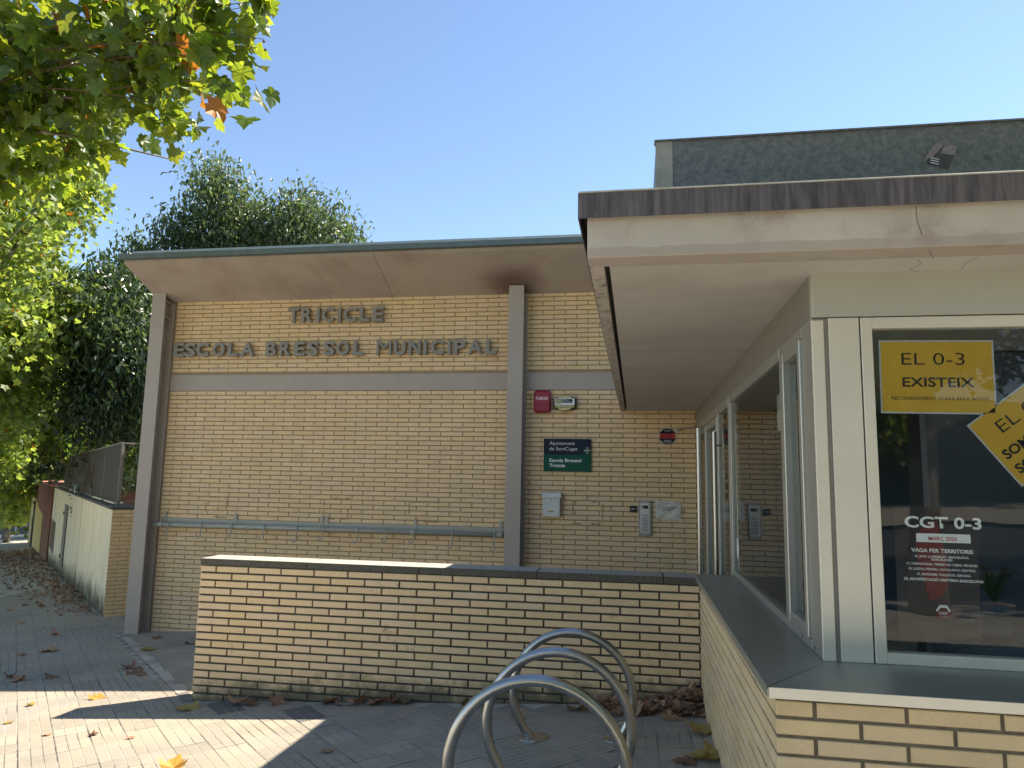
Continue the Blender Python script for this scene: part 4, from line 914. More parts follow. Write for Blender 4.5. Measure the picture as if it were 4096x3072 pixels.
# metal fence standing on the wall
fe = empty('metal_fence', sp(8, .12, 1.38), 'grey sheet-metal fence panels on top of the garden wall', 'fence')
edges = [.62, 3.2, 5.8, 8.4, 11.0, 13.6, 16.3]
for a, b in zip(edges[:-1], edges[1:]): sbox('fence_panel', 'fence_panel', fe, a+.04, b-.005, .13, .145, 1.42, 2.43)
for t in edges: sbox('fence_post', 'fence_post', fe, t-.03, t+.03, .115, .165, 1.376, 2.45)
sbox('top_rail', 'fence_post', fe, .6, 16.3, .12, .16, 2.43, 2.455); sbox('bottom_rail', 'fence_post', fe, .6, 16.3, .12, .16, 1.40, 1.42)
# short open railing returning from the fence to the building
rl = empty('open_railing', sp(.6, .9, 1.38), 'thin open steel railing between the fence end and the building column', 'railing')
sbox('top_rail', 'fence_post', rl, .585, .615, .17, 1.6, 2.42, 2.45); sbox('bottom_rail', 'fence_post', rl, .585, .615, .17, 1.6, 1.43, 1.455)
for n_ in (.42, .66, .90, 1.14, 1.38): sbox('bar', 'fence_post', rl, .593, .607, n_-.008, n_+.008, 1.455, 2.42)
jr = empty('glass_jar', sp(9.4, .05, 1.376), 'small jar with a teal and blue lid standing on the garden wall', 'jar')
p = sp(9.4, .06)
m = MB(); m.tube([(p[0], p[1], 1.376), (p[0], p[1], 1.50), (p[0], p[1], 1.53)], [.05, .05, .035], 12); m.build('body', 'print_white', jr, smooth=2)
m = MB(); m.tube([(p[0], p[1], 1.53), (p[0]+.01, p[1], 1.57)], [.045, .04], 12); m.build('lid', 'teal_paint', jr)
m = MB(); m.box(p[0]-.12, p[0]+.10, p[1]-.05, p[1]+.05, 1.572, 1.585, .004); m.build('dish', 'teal_paint', jr)
# gabled shed and the far end of the street
gs = empty('gabled_house', (-51, 61, -2), 'small house with a pale teal gable beyond the brown wall', 'house')
m = MB(); m.prism([(-56.2, -6), (-45, -6), (-45, .98), (-50.4, 3.18), (-56.2, .9)], 'y', 61, 68); m.build('wall', 'wall_brown', gs)
m = MB(); m.prism([(-54.2, 1.08), (-47, 1.08), (-50.4, 3.18)], 'y', 60.8, 60.99); m.build('gable', 'teal_paint', gs)
m = MB(); m.prism([(-54.8, 1.0), (-54.8, 1.2), (-50.4, 3.48), (-45.8, 1.2), (-45.8, 1.0), (-50.4, 3.28)], 'y', 60.4, 68.4); m.build('roof', 'plaster_pale', gs)
D = Vector((-.716, .698, 0)).normalized()
def far_box(name, mat, parent, u0, u1, d0, d1, z0, z1):
    """box in a frame looking down the street: u across (to the right), d along"""
    o = Vector((0, 0, 0)); Rr = Vector((D.y, -D.x, 0)); P = [D*d0+Rr*u0, D*d0+Rr*u1, D*d1+Rr*u1, D*d1+Rr*u0]
    m = MB(); m.add([(q.x, q.y, z0) for q in P]+[(q.x, q.y, z1) for q in P], [(3, 2, 1, 0), (4, 5, 6, 7), (0, 1, 5, 4), (1, 2, 6, 5), (2, 3, 7, 6), (3, 0, 4, 7)]); return m.build(name, mat, parent)
gz = -5.9
fh = empty('grey_garage', (-78, 78, gz), 'grey building with an arched opening closing the far end of the street', 'building')
far_box('wall', 'plaster_far', fh, -14, -1.4, 112, 114, gz-1, 4.5); far_box('wall', 'plaster_far', fh, 1.1, 16, 112, 114, gz-1, 4.5); far_box('wall', 'plaster_far', fh, -1.4, 1.1, 112, 114, gz-1, -2.6); far_box('wall', 'plaster_far', fh, -1.4, 1.1, 112, 114, .3, 4.5)
far_box('inner_court', 'plaster_pale', fh, -3, 3, 119, 120, gz, 2.5)
for u in (3, 6): far_box('window', 'print_black', fh, u, u+1.2, 111.9, 112, -3.5, -1.5)
pb = empty('red_post_box', (-69, 66, -5), 'small red box beside the tree trunks far down the street', 'post box')
far_box('body', 'red_paint', pb, -3.4, -2.2, 92, 92.8, -2.6, -1.3); far_box('band', 'print_white', pb, -3.38, -2.22, 91.95, 92.0, -2.1, -1.9); far_box('post', 'door_dark', pb, -2.9, -2.7, 92.2, 92.5, -5.5, -2.6)
def person(x, y):
    g0 = ground(x, y); t = empty('person', (x, y, g0), 'distant person in dark top and pale trousers walking in the street', 'person')
    me = bpy.data.meshes.new('body'); V = [(0, 0, .95), (0, 0, 1.2), (0, 0, 1.45), (0, 0, 1.53), (0, 0, 1.62), (0, 0, 1.72), (.2, 0, 1.42), (.26, .05, 1.12), (.24, -.08, .88), (-.2, 0, 1.42), (-.26, -.05, 1.12), (-.24, .1, .88), (.1, 0, .88), (.12, -.12, .48), (.12, .05, .06), (.12, -.1, .03), (-.1, 0, .88), (-.12, .15, .48), (-.12, .2, .06), (-.12, .06, .03)]
    Eg = [(0, 1), (1, 2), (2, 3), (3, 4), (4, 5), (2, 6), (6, 7), (7, 8), (2, 9), (9, 10), (10, 11), (0, 12), (12, 13), (13, 14), (14, 15), (0, 16), (16, 17), (17, 18), (18, 19)]
    me.from_pydata(V, Eg, []); 
    for n_ in ('skin', 'cloth_dark', 'cloth_pale'): me.materials.append(MATS[n_])
    o = bpy.data.objects.new('body', me); COL.objects.link(o); o.parent = t
    o.modifiers.new('skin', 'SKIN'); R_ = [.15, .14, .15, .06, .09, .10, .07, .05, .04, .07, .05, .04, .1, .075, .05, .04, .1, .075, .05, .04]
    for i, r in enumerate(R_): me.skin_vertices[0].data[i].radius = (r, r*.85)
    me.skin_vertices[0].data[0].use_root = True
    sb = o.modifiers.new('sub', 'SUBSURF'); sb.levels = 1; sb.render_levels = 1
    dg = bpy.context.evaluated_depsgraph_get(); m2 = bpy.data.meshes.new_from_object(o.evaluated_get(dg)); o.modifiers.clear(); o.data = m2
    m2.materials.clear()
    for n_ in ('skin', 'cloth_dark', 'cloth_pale'): m2.materials.append(MATS[n_])
    for p_ in m2.polygons:
        z = p_.center.z; p_.material_index = 0 if z > 1.5 or (abs(p_.center.x) > .21 and z < 1.1) or z < .3 else (1 if z > .93 else 2)
    return t
person(-66.3, 69.8)

# ================================================================== FOLIAGE
def leaf_proto(kind):
    if kind == 'plane':      # five-lobed, toothed, gently folded
        o = [(0, 0), (.20, -.07), (.40, .0), (.36, .13), (.52, .22), (.64, .45), (.44, .45), (.29, .53), (.35, .70), (.18, .77), (0, 1.0)]
        o = o+[(-x, y) for x, y in o[-2:0:-1]]
        v = [(0, .36, .06)]+[(x, y, .26*abs(x)-.20*y*y-.12*x*x+.03*math.sin(9*x+5*y)) for x, y in o]; n = len(o)
        return np.array(v), np.array([(0, 1+i, 1+(i+1) % n) for i in range(n)])
    if kind == 'star':
        o = [(0, 0), (.46, .05), (.36, .26), (.56, .54), (.22, .60), (0, 1.0)]; o = o+[(-x, y) for x, y in o[-2:0:-1]]
        v = [(x, y, .12*abs(x)-.10*y*y) for x, y in o]; n = len(o)
        return np.array(v), np.array([(0, 1, 2), (0, 2, 3), (0, 3, 4), (0, 4, 5), (0, 5, 6), (0, 6, 7), (0, 7, 8), (0, 8, 9)])
    v = [(0, 0, 0), (.19, .42, .045), (0, 1, -.16), (-.19, .42, .045), (0, .45, -.02)]
    return np.array(v), np.array([(0, 1, 4), (1, 2, 4), (4, 2, 3), (0, 4, 3)])
def unit(a): return a/np.maximum(np.linalg.norm(a, axis=-1, keepdims=True), 1e-9)
def scatter(clumps, rg, per=8, shell=.5, spread=1.1, size=.17):
    P = []
    for (x, y, z, r, n) in clumps:
        r = (r, r, r*.9) if not hasattr(r, '__len__') else r
        k = max(1, int(n/per)); d = unit(rg.normal(size=(k, 3))); rad = rg.random(k)**shell
        c = np.array((x, y, z))+d*rad[:, None]*np.array(r)
        idx = rg.integers(0, k, n); off = rg.normal(size=(n, 3))*size*spread; off[:, 2] -= np.abs(rg.normal(size=n))*size*.7
        P.append(c[idx]+off)
    return np.concatenate(P)
def leaf_frames(n, rg, droop=.6, flat=.0):
    tip = unit(rg.normal(size=(n, 3))*.75+np.array((0, 0, -droop))); a = rg.normal(size=(n, 3))+np.array((0, 0, flat)); x = unit(np.cross(tip, a)); nr = np.cross(x, tip)
    nr_s = np.where(nr[:, 2:3] < 0, -1, 1); x = x*nr_s; nr = nr*nr_s
    return np.stack([x, tip, nr], 2)      # columns
def leaf_mass(name, parent, P, R, S, proto, mat, kind='stuff'):
    v, f = proto; n = len(P); base = np.array(wloc(parent)) if parent else np.zeros(3)
    V = np.einsum('nij,kj->nki', R, v)*S[:, None, None]+(P-base)[:, None, :]
    F = (f[None]+(np.arange(n)*len(v))[:, None, None])
    me = fast_mesh(name, V.reshape(-1, 3), F.reshape(-1), 3, [mat]); o = link(me, name, parent); o.location = (0, 0, 0) if parent else (0, 0, 0)
    if kind: o['kind'] = kind
    return o
def branches(t, base, fork, targets, r0=.16, mat='bark', seed=1, rt=.02):
    rg = random.Random(seed); base = Vector(base); fork = Vector(fork)
    pts = [base+(fork-base)*f+Vector((rg.uniform(-.05, .05), rg.uniform(-.05, .05), 0))*(0 < f < 1) for f in (0, .25, .5, .75, 1)]
    MB().tube(pts, [r0*(1.25 if i == 0 else 1-.09*i) for i in range(5)], 12).build('trunk', mat, t, smooth=True)
    m = MB()
    for tg in targets:
        tg = Vector(tg); mid = fork*.5+tg*.5+Vector((rg.uniform(-.2, .2), rg.uniform(-.2, .2), rg.uniform(0, .35)))*((tg-fork).length*.25)
        P = [fork.lerp(mid, f).lerp(mid.lerp(tg, f), f) for f in np.linspace(0, 1, 7)]
        m.tube(P, [r0*.5*(1-i/6)+rt*i/6 for i in range(7)], 7)
        for _ in range(3):
            f = rg.uniform(.45, .95); q = fork.lerp(mid, f).lerp(mid.lerp(tg, f), f); e = tg+Vector([rg.gauss(0, .5) for _ in range(3)])*max(.4, (tg-fork).length*.2)
            m.tube([q, q.lerp(e, .5)+Vector((0, 0, .05)), e], [rt*1.2, rt*.8, rt*.4], 5)
    if targets: m.build('limbs', mat, t, smooth=True)

# --- near plane tree: crown hangs into the picture from the left
nt_ = empty('plane_tree', (-9.6, 4.9, ground(-9.6, 4.9)), 'near plane tree whose large lobed leaves hang in from the upper left', 'tree')
NC = [(-6.28,6.20,6.59,.85,330), (-5.20,6.00,6.42,.7,250), (-4.36,5.80,6.31,.48,130), (-3.71,5.50,6.01,.33,62), (-6.02,6.50,6.00,.75,250), (-6.86,6.60,5.97,.8,230), (-4.84,6.00,5.84,.42,90),
      (-4.09,5.70,5.78,.32,44), (-4.38,5.90,5.44,.20,18), (-3.63,5.50,5.62,.18,14), (-3.51,5.50,5.37,.12,9), (-5.21,6.30,5.58,.3,26), (-4.50,5.90,5.89,.3,30), (-6.70,6.90,5.54,.6,90), (-4.27,5.80,5.33,.08,4),
      (-3.45,5.45,6.05,.16,12), (-3.27,5.40,5.48,.05,2), (-4.24,5.90,5.07,.04,2), (-3.15,5.30,5.98,.04,1), (-3.30,5.3,6.12,.2,24), (-3.42,5.45,5.82,.18,14)]
OUTN = [(-8.3,6.2,6.6,1.3,420), (-9.6,5.0,7.8,1.8,520), (-11,3.8,6.8,1.5,300), (-9.4,3.2,6.6,1.3,260), (-7.2,6.4,7.6,1.2,320), (-5.2,6.0,7.5,.8,160)]
branches(nt_, (-9.6, 4.9, ground(-9.6, 4.9)-.1), (-9.3, 5.1, 4.1), [(c[0], c[1], c[2]) for c in (NC[0], NC[4], NC[5])]+[c[:3] for c in OUTN[:4]], r0=.2, seed=4)
tw = MB(); rr = random.Random(12)
src = Vector((-6.9, 6.3, 6.3))
for e in [NC[i][:3] for i in (1, 2, 3, 6, 7, 8, 9, 10, 11, 12, 14, 15, 16, 17, 18)]+[(-3.27, 5.40, 5.40), (-4.05, 5.85, 5.13), (-3.12, 5.3, 5.62), (-3.18, 5.3, 5.55)]:
    e = Vector(e); s_pt = src+Vector((rr.uniform(-.3, 1.6), rr.uniform(-.3, .2), rr.uniform(-.5, .7))); mid = s_pt.lerp(e, .55)+Vector((0, 0, .22)); P = [s_pt.lerp(mid, f).lerp(mid.lerp(e, f), f) for f in np.linspace(0, 1, 9)]
    tw.tube(P, [.012-.00115*i for i in range(9)], 5)
tw.build('twigs', 'twig', nt_)
rg = np.random.default_rng(21)
P = scatter(NC, rg, per=7, shell=.55, spread=.55, size=.16); n = len(P); R = leaf_frames(n, rg, .55, .8); S = rg.uniform(.12, .215, n)
d = np.linalg.norm(P-np.array((0, 0, CAMZ)), axis=1); order = np.argsort(d); single = order[:298]; rest = order[298:]
pv_, pf_ = leaf_proto('plane'); lme = bpy.data.meshes.new('leaf'); lme.from_pydata([tuple(a) for a in pv_], [], [tuple(int(i) for i in a) for a in pf_]); lme.materials.append(MATS['leaf_near_single'])
for i in single:
    Mx = Matrix(R[i].tolist()).to_4x4()*1.0; o = bpy.data.objects.new('leaf', lme); COL.objects.link(o); o.parent = nt_
    o.location = Vector(P[i])-nt_.location; o.rotation_euler = Mx.to_3x3().to_euler(); o.scale = (S[i],)*3
leaf_mass('leaf', nt_, P[rest], R[rest], S[rest], leaf_proto('plane'), 'leaf_near')
P = scatter(OUTN, rg, per=7, shell=.5, spread=.6, size=.17); leaf_mass('leaf', nt_, P, leaf_frames(len(P), rg, .55, .8), rg.uniform(.13, .22, len(P)), leaf_proto('star'), 'leaf_near')
for (x, y, z) in ((-3.12, 5.3, 5.60), (-3.10, 5.3, 5.52), (-3.20, 5.3, 5.72), (-4.42, 5.9, 5.60), (-3.60, 5.5, 5.12)):
    MB().tube([(x, y, z-.012), (x, y, z), (x, y, z+.012)], [.006, .014, .006], 7).build('seed_ball', 'twig', nt_)

# --- row of plane trees along the kerb, receding down the street
lab_row = ['first', 'second', 'third', 'fourth', 'fifth', 'sixth', 'seventh', 'eighth']
def row_tree(i, t, n0, rad, zc, hz, nl, ls, seed, label, grp='plane trees in a row along the street'):
    p = SA+SU*t-SN*n0; g0 = ground(p.x, p.y); tr_ = empty('plane_tree', (p.x, p.y, g0), label, 'tree', grp)
    rg = np.random.default_rng(seed); cl = []
    for k in range(26):
        d = unit(rg.normal(size=3)); f = .5+.42*rg.random(); cl.append((p.x+d[0]*rad*f, p.y+d[1]*rad*f, g0+zc+d[2]*hz*f, rad*rg.uniform(.28, .42), int(nl/26*rg.uniform(.7, 1.3))))
    branches(tr_, (p.x, p.y, g0-.1), (p.x+.1, p.y, g0+zc-hz*.75), [c[:3] for c in cl[::3]], r0=.2, seed=seed, rt=.025)
    P = scatter(cl, rg, per=9, shell=.45, spread=1.1, size=ls); n = len(P)
    leaf_mass('crown', tr_, P, leaf_frames(n, rg, .5, .7), rg.uniform(.75, 1.25, n)*ls, leaf_proto('star'), 'leaf_plane')
row_tree(0, 6.5, 3.7, 3.6, 7.6, 5.2, 36000, .155, 31, 'nearest plane tree of the kerbside row, big yellow-green crown at the left edge')
row_tree(1, 14, 3.6, 3.7, 7.0, 5.2, 32000, .165, 32, 'second yellow-green plane tree of the kerbside row from the left edge')
row_tree(2, 22, 3.5, 3.8, 6.6, 4.6, 20000, .20, 33, 'third plane tree of the row, above the far half of the pale wall')
row_tree(3, 31, 3.5, 3.8, 6.6, 4.4, 10000, .30, 34, 'fourth plane tree of the row, beside the brown wall')
row_tree(4, 41, 2.3, 3.8, 6.6, 4.2, 6000, .36, 35, 'fifth plane tree of the row, beside the yellow painted wall')
row_tree(5, 53, 1.35, 3.6, 5.6, 3.6, 3500, .42, 36, 'sixth plane tree of the row, its trunk streaked with sun')
row_tree(6, 66, 1.5, 3.6, 5.4, 3.6, 2600, .5, 37, 'farthest plane tree of the row, near the end of the street')
# --- dark drooping tree between the street and the building
K = 1.22
def toward(c, k): return (c[0]*k, c[1]*k, CAMZ+(c[2]-CAMZ)*k)
def broad_tree(name, label, base, fork, clumps, n_leaf, ls, mat, seed, per=9, droop=1.1, r0=.16, flat=.3, spread=1.1, shell=.45, proto='lance'):
    g0 = ground(*base); t = empty(name, (base[0], base[1], g0), label, 'tree'); rg = np.random.default_rng(seed)
    tot = sum(c[3]**2 for c in clumps); cl = [(c[0], c[1], c[2], c[3], int(n_leaf*c[3]**2/tot)) for c in clumps]
    branches(t, (base[0], base[1], g0-.1), fork, [c[:3] for c in clumps], r0=r0, seed=seed, rt=.018)
    P = scatter(cl, rg, per=per, shell=shell, spread=spread, size=ls); n = len(P)
    leaf_mass('crown', t, P, leaf_frames(n, rg, droop, flat), rg.uniform(.7, 1.25, n)*ls, leaf_proto(proto), mat); return t
T3 = [(-10.93,13.20,5.63,1.0), (-11.61,13.40,5.37,.8), (-10.60,13.50,5.32,1.0), (-11.02,13.60,4.53,1.1), (-11.42,13.50,3.97,.95), (-10.68,13.80,3.74,1.1), (-11.06,13.60,3.19,.85), (-10.49,14.00,2.95,.9), (-10.85,13.40,6.12,.5), (-10.2,13.6,4.4,1.0)]
T3 = [toward(c, K)+(c[3]*K,) for c in T3]
broad_tree('broadleaf_tree', 'dark drooping broadleaf tree between the fence and the building corner', (-12.6, 17.6), (-12.8, 17.2, 2.6), T3, 12000, .21, 'leaf_dark', 41, r0=.14)
broad_tree('broadleaf_tree', 'pale glossy drooping foliage left of the eaves, in front of the dark tree', (-14.0, 17.2), (-13.8, 16.8, 3.8), [toward(c, 1.2)+(c[3],) for c in [(-11.5,13.3,5.3,.75), (-10.8,13.1,5.25,.8), (-10.4,13.2,5.0,.65), (-11.0,13.1,4.75,.6), (-11.9,13.5,4.95,.5)]], 3800, .20, 'leaf_privet', 42, r0=.08)
T4 = [(-12.28,19.00,10.55,.95), (-12.47,19.30,9.43,1.3), (-13.45,19.00,9.2,.75), (-14.64,19.00,8.75,.6), (-10.70,19.50,9.30,1.15), (-9.18,19.00,9.15,1.05), (-8.30,19.00,8.55,.75), (-11.55,19.20,9.8,.8), (-11.47,19.50,8.6,1.4), (-13.96,19.50,7.9,1.3), (-9.6,19.2,9.8,.7), (-15.2,19.2,7.6,1.0), (-14.6,19.2,6.6,1.2)]
broad_tree('evergreen_tree', 'dark glossy evergreen tree rising behind the school roof', (-12.2, 20.2), (-12.2, 20.0, 5.5), T4, 24000, .19, 'leaf_privet', 43, per=34, r0=.2, droop=1.1, spread=1.5)
broad_tree('background_tree', 'dense dark tree behind the fence, filling the gap beside the brown wall', (-24.5, 30), (-24.5, 30, 2.5), [(-24,29,4.5,2.6), (-27,31,4.2,2.6), (-21.5,28,5.5,2.6), (-25,32,7.0,2.6), (-20,27,3.2,2.0), (-22,27,7.2,2.0), (-17.5,23.5,3.6,1.8), (-18.5,24.5,5.6,1.8)], 12000, .30, 'leaf_dark', 44, proto='star', droop=.5, r0=.25)
broad_tree('background_tree', 'dark tree mass over the far end of the brown wall', (-38, 44), (-38, 44, 2.5), [(-37,42,4.0,3.2), (-42,46,3.6,3.2), (-47,51,3.4,3.2), (-33,38,4.5,3.0), (-40,46,7,3.4), (-54,60,3,4), (-60,70,4,5), (-70,84,5,5.5), (-45,60,6,5), (-52,68,5,5), (-62,80,5,5.5), (-72,92,4,6)], 20000, .5, 'leaf_dark', 45, proto='star', droop=.5, r0=.3)  # outlying clumps added to throw shade on the far street
broad_tree('shrub', 'bright backlit yellow-green shrub above the metal fence', (-14.6, 18.6), (-14.6, 18.6, 1.6), [(-16.6,19.9,3.1,.6), (-15.0,18.9,3.3,.5), (-18.2,21.6,2.9,.7), (-14.0,18.3,3.0,.4)], 2200, .12, 'leaf_bright', 46, droop=.4, r0=.05, proto='star')
# climbing twigs over the fence
cl_ = empty('climbing_plant', sp(9, .1, 1.4), 'dry climbing stems trailing over the grey fence panels', 'plant')
m = MB(); rr = random.Random(8)
for k in range(26):
    t0 = rr.uniform(4.5, 14); z0 = rr.uniform(1.5, 2.4); P = []
    a = rr.uniform(0, 6.28)
    for i in range(6): P.append(sp(t0+.22*i*math.cos(a)*1.6, .09+.015*math.sin(i), max(1.4, z0+.12*i*math.sin(a)))); a += rr.uniform(-.5, .5)
    m.tube(P, .006, 4, cap=False)
m.build('stems', 'twig', cl_)
rg = np.random.default_rng(5); cc = [(*sp(t, .06, z), .22, 40) for t, z in ((12.5, 1.95), (11.8, 1.8), (10.6, 2.2), (9.2, 1.35), (9.0, 1.0))]
P = scatter(cc, rg, per=6, spread=.5, size=.09); leaf_mass('leaf', cl_, P, leaf_frames(len(P), rg, .8), rg.uniform(.06, .11, len(P)), leaf_proto('lance'), 'leaf_dark')

# ================================================================== FALLEN LEAVES
def dry_variant(seed):
    r_ = random.Random(seed); v, f = leaf_proto('plane'); out = []
    cx_, cu = r_.uniform(.6, 2.2), r_.uniform(.3, 1.3)
    for (x, y, z) in v:
        out.append((x*(1-.25*abs(x)), (y-.4)*.95, .05+cx_*.42*x*x+cu*.22*(y-.4)**2+r_.uniform(-.05, .06)))
    mz = min(o[2] for o in out); return [(a, b, c-mz) for a, b, c in out], f
dv = [dry_variant(s) for s in range(5)]
dme = {}
for mt in ('leaf_dry_single', 'leaf_orange', 'leaf_yellow'):
    for k, (v, f) in enumerate(dv):
        me = bpy.data.meshes.new('fallen_leaf'); me.from_pydata(v, [], [tuple(int(i) for i in a) for a in f]); me.materials.append(MATS[mt]); dme[mt, k] = me
def fallen(x, y, s, label, mt='leaf_dry_single', k=0, rz=0., group=None, tilt=(0, 0), dz=0.):
    o = link(dme[mt, k % 5], 'fallen_leaf', None, (x, y, ground(x, y)+.007+dz), (tilt[0], tilt[1], rz)); o.scale = (s, s, s); tag(o, label, 'leaf', group); return o
fallen(-4.666, 5.970, .15, 'curled orange leaf lit by the sun at the shadow edge, lower left', 'leaf_orange', 1, .5, tilt=(.15, .1))
fallen(-5.109, 5.721, .075, 'small crumpled tan leaf on the sunlit paving, leftmost sunny patch', 'leaf_yellow', 2, 2.)
fallen(-4.859, 5.240, .07, 'pale dry leaf at the left edge of the sunlit paving', 'leaf_yellow', 3, 1.)
fallen(-2.86, 4.40, .17, 'bright orange lobed leaf at the bottom edge on sunlit paving', 'leaf_orange', 0, .2, tilt=(.35, 0))
fallen(-3.618, 5.672, .20, 'flat yellow leaf in the shadow just left of the low wall', 'leaf_yellow', 4, 1.2)
fallen(-5.702, 8.066, .20, 'pale yellow leaf on the forecourt in front of the school wall', 'leaf_yellow', 3, .6)
fallen(-4.962, 6.874, .19, 'folded brown leaf standing on edge in the forecourt shadow', 'leaf_dry_single', 1, .3, tilt=(.5, 0))
fallen(-5.234, 7.103, .16, 'brown leaf beside the folded one, nearer the column', 'leaf_dry_single', 2, 1.3)
fallen(-6.965, 8.002, .22, 'larger red-brown leaf on the shaded street paving', 'leaf_dry_single', 4, 2.2)
fallen(.419, 5.25, .22, 'pale brown leaf by the side wall below the porch sill', 'leaf_yellow', 2, .4)
fallen(.41, 4.744, .21, 'tan leaf against the porch base, nearest the bottom edge', 'leaf_yellow', 0, 1.5)
fallen(.282, 4.681, .14, 'small brown leaf beside the tan one by the porch base', 'leaf_dry_single', 1, 1.5)
fallen(-2.000, 4.738, .09, 'tiny dark leaf fragment alone in the middle of the shaded paving', 'leaf_dry_single', 3, .9)
fallen(-.868, 5.52, .12, 'crumpled leaf seen through the bicycle hoops', 'leaf_dry_single', 2, .9, tilt=(.2, 0))
rr = random.Random(31)
for i, (x, y, s) in enumerate([(-3.25, 5.83, .22), (-3.12, 5.80, .2), (-2.92, 5.82, .17), (-2.46, 5.86, .18), (-2.36, 5.82, .12), (-2.22, 5.85, .22), (-2.08, 5.87, .2), (-1.95, 5.85, .22), (-1.86, 5.88, .2), (-1.32, 5.84, .15), (-1.16, 5.8, .13), (-.95, 5.83, .12)]):
    fallen(x, y, s*.8, 'brown dry leaf at the foot of the low wall, %s from its left end' % ('first', 'second', 'third', 'fourth', 'fifth', 'sixth', 'seventh', 'eighth', 'ninth', 'tenth', 'eleventh', 'twelfth')[i], 'leaf_dry_single', i, rr.uniform(0, 6), 'dry leaves along the foot of the low wall', tilt=(rr.uniform(-.2, .8), rr.uniform(-.4, .4)), dz=.01)
for i in range(46):
    x, y = (rr.uniform(-6.6, -3.9), rr.uniform(6.2, 9.0)) if i < 10 else (0, 0)
    if i >= 10:
        t, n_ = rr.uniform(-6, 9), rr.uniform(-4.2, -.4); x, y, _ = sp(t, n_)
        if y < 6.05 or x > -4.2 and y < 6.4: continue
    if x > -6.4 and y > 8.9 or (x > -4.4 and y < 6.3): continue
    fallen(x, y, rr.uniform(.09, .19), 'small brown dry leaf scattered on the shaded paving', 'leaf_dry_single', i, rr.uniform(0, 6), 'dry leaves scattered over the shaded paving', tilt=(rr.uniform(-.3, .3), rr.uniform(-.3, .3)))
for i in range(4):
    x, y = rr.uniform(-5.6, -3.2), rr.uniform(4.5, 5.3); fallen(x, y, rr.uniform(.04, .07), 'tiny dry leaf scrap on the sunlit paving', 'leaf_dry_single', i, rr.uniform(0, 6), 'leaf scraps on the sunlit paving')
def litter(name, label, P, S, seed, mound=0.):
    rg = np.random.default_rng(seed); n = len(P); v = np.array(dv[seed % 5][0]); f = np.array(dv[seed % 5][1])
    a = rg.random(n)*6.28; tl = rg.normal(size=(n, 2))*.35; R = np.stack([np.array(Euler((tl[i, 0], tl[i, 1], a[i])).to_matrix()) for i in range(n)])
    V = np.einsum('nij,kj->nki', R, v)*S[:, None, None]+P[:, None, :]; F = f[None]+(np.arange(n)*len(v))[:, None, None]
    me = fast_mesh(name, V.reshape(-1, 3), F.reshape(-1), 3, ['leaf_dry']); o = link(me, name); tag(o, label, 'leaves'); o['kind'] = 'stuff'; return o
rg = np.random.default_rng(77); n = 1500; t = .3+34*rg.random(n)**.85; n_ = -np.abs(rg.normal(size=n))*(.20+.06*t)-.02
P = np.array([sp(a, b) for a, b in zip(t, n_)]); P[:, 2] = .3506+.0594*P[:, 0]-.02*P[:, 1]+.006+rg.random(n)*.02; litter('leaf_drift', 'drift of brown fallen leaves along the foot of the garden wall', P, rg.uniform(.045, .095, n)*(1+.02*t), 2)
n = 130; x = .47-np.abs(rg.normal(size=n))*.26; y = 5.90-np.abs(rg.normal(size=n))*.13; P = np.stack([x, y, .3506+.0594*x-.02*y+.008+rg.random(n)*.13*np.clip(1-(.47-x)/.5, 0, 1)*np.clip(1-(5.9-y)/.35, 0, 1)], 1)
litter('leaf_pile', 'heap of brown dry leaves in the corner of low wall and porch', P, rg.uniform(.09, .17, n), 3)
n = 34; x = -.22+rg.normal(size=n)*.1; y = 5.86-np.abs(rg.normal(size=n))*.09; P = np.stack([x, y, .3506+.0594*x-.02*y+.008+rg.random(n)*.05], 1)
litter('leaf_pile', 'smaller heap of dry leaves behind the bicycle hoops', P, rg.uniform(.08, .17, n), 4)

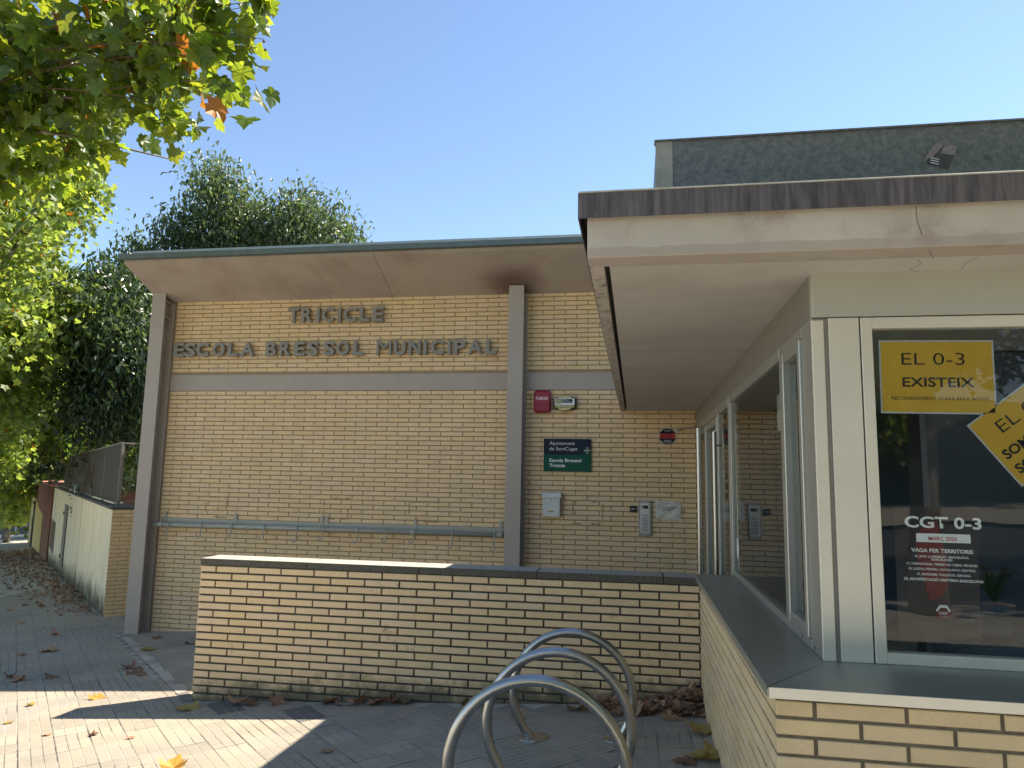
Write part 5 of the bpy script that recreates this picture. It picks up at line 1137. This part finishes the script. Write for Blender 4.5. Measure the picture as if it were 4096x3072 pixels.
# ================================================================== ACROSS THE ROAD (behind the viewer, mirrored in the glass)
hb = MB(); hb.add([(-16, -21.0, ground(0, -21)), (40, -21, ground(0, -21)), (40, -40, 7), (-16, -40, 7)], [(0, 1, 2, 3)]); struct(hb.build('hillside', 'ivy', fixn=False))
def street_tree(x, y, label, seed, rad=3.2, zc=5.5, nl=5200, mat='leaf_dark', ls=.26):
    g0 = ground(x, y); t = empty('street_tree', (x, y, g0), label, 'tree', 'trees across the road'); rg = np.random.default_rng(seed); cl = []
    for k in range(16):
        d = unit(rg.normal(size=3)); cl.append((x+d[0]*rad*.7, y+d[1]*rad*.7, g0+zc+d[2]*rad*.75, rad*.36, nl//16))
    branches(t, (x, y, g0-.1), (x, y, g0+zc-rad*.7), [c[:3] for c in cl[::3]], r0=.18, seed=seed); P = scatter(cl, rg, size=ls)
    leaf_mass('crown', t, P, leaf_frames(len(P), rg, .4, .6), rg.uniform(.7, 1.2, len(P))*ls, leaf_proto('star'), mat)
hg = np.random.default_rng(9); n = 16000
P = np.stack([hg.uniform(-12, 26, n), hg.uniform(-22.2, -20.6, n), np.zeros(n)], 1); P[:, 2] = .3506+.0594*P[:, 0]-.02*P[:, 1]+hg.random(n)**.7*2.6*(1+.15*np.sin(P[:, 0]*1.7))
hd = leaf_mass('hedge', None, P, leaf_frames(n, hg, .3, .6), hg.uniform(.18, .34, n), leaf_proto('star'), 'leaf_dark'); tag(hd, 'dense dark hedge across the road behind the viewer', 'hedge')
for i, (x, y, zc) in enumerate(((-3, -20, 5), (2.5, -19, 5.2), (7.5, -20, 5), (13, -19.5, 5.4), (0, -25, 7), (6, -26, 7.5), (12, -26, 8), (18, -22, 6))):
    street_tree(x, y, 'street tree across the road behind the viewer', 60+i, zc=zc, mat='leaf_dark' if i % 2 else 'leaf_plane')

for i, (x, y, lab) in enumerate(((9.6, -2.4, 'kerbside plane tree behind the viewer on the right'), (3.2, -2.4, 'kerbside plane tree directly behind the viewer'), (15.5, -2.4, 'kerbside plane tree behind the viewer, farthest right'))):
    street_tree(x, y, lab, 80+i, rad=3.3, zc=6.4, nl=7000, mat='leaf_plane', ls=.24)
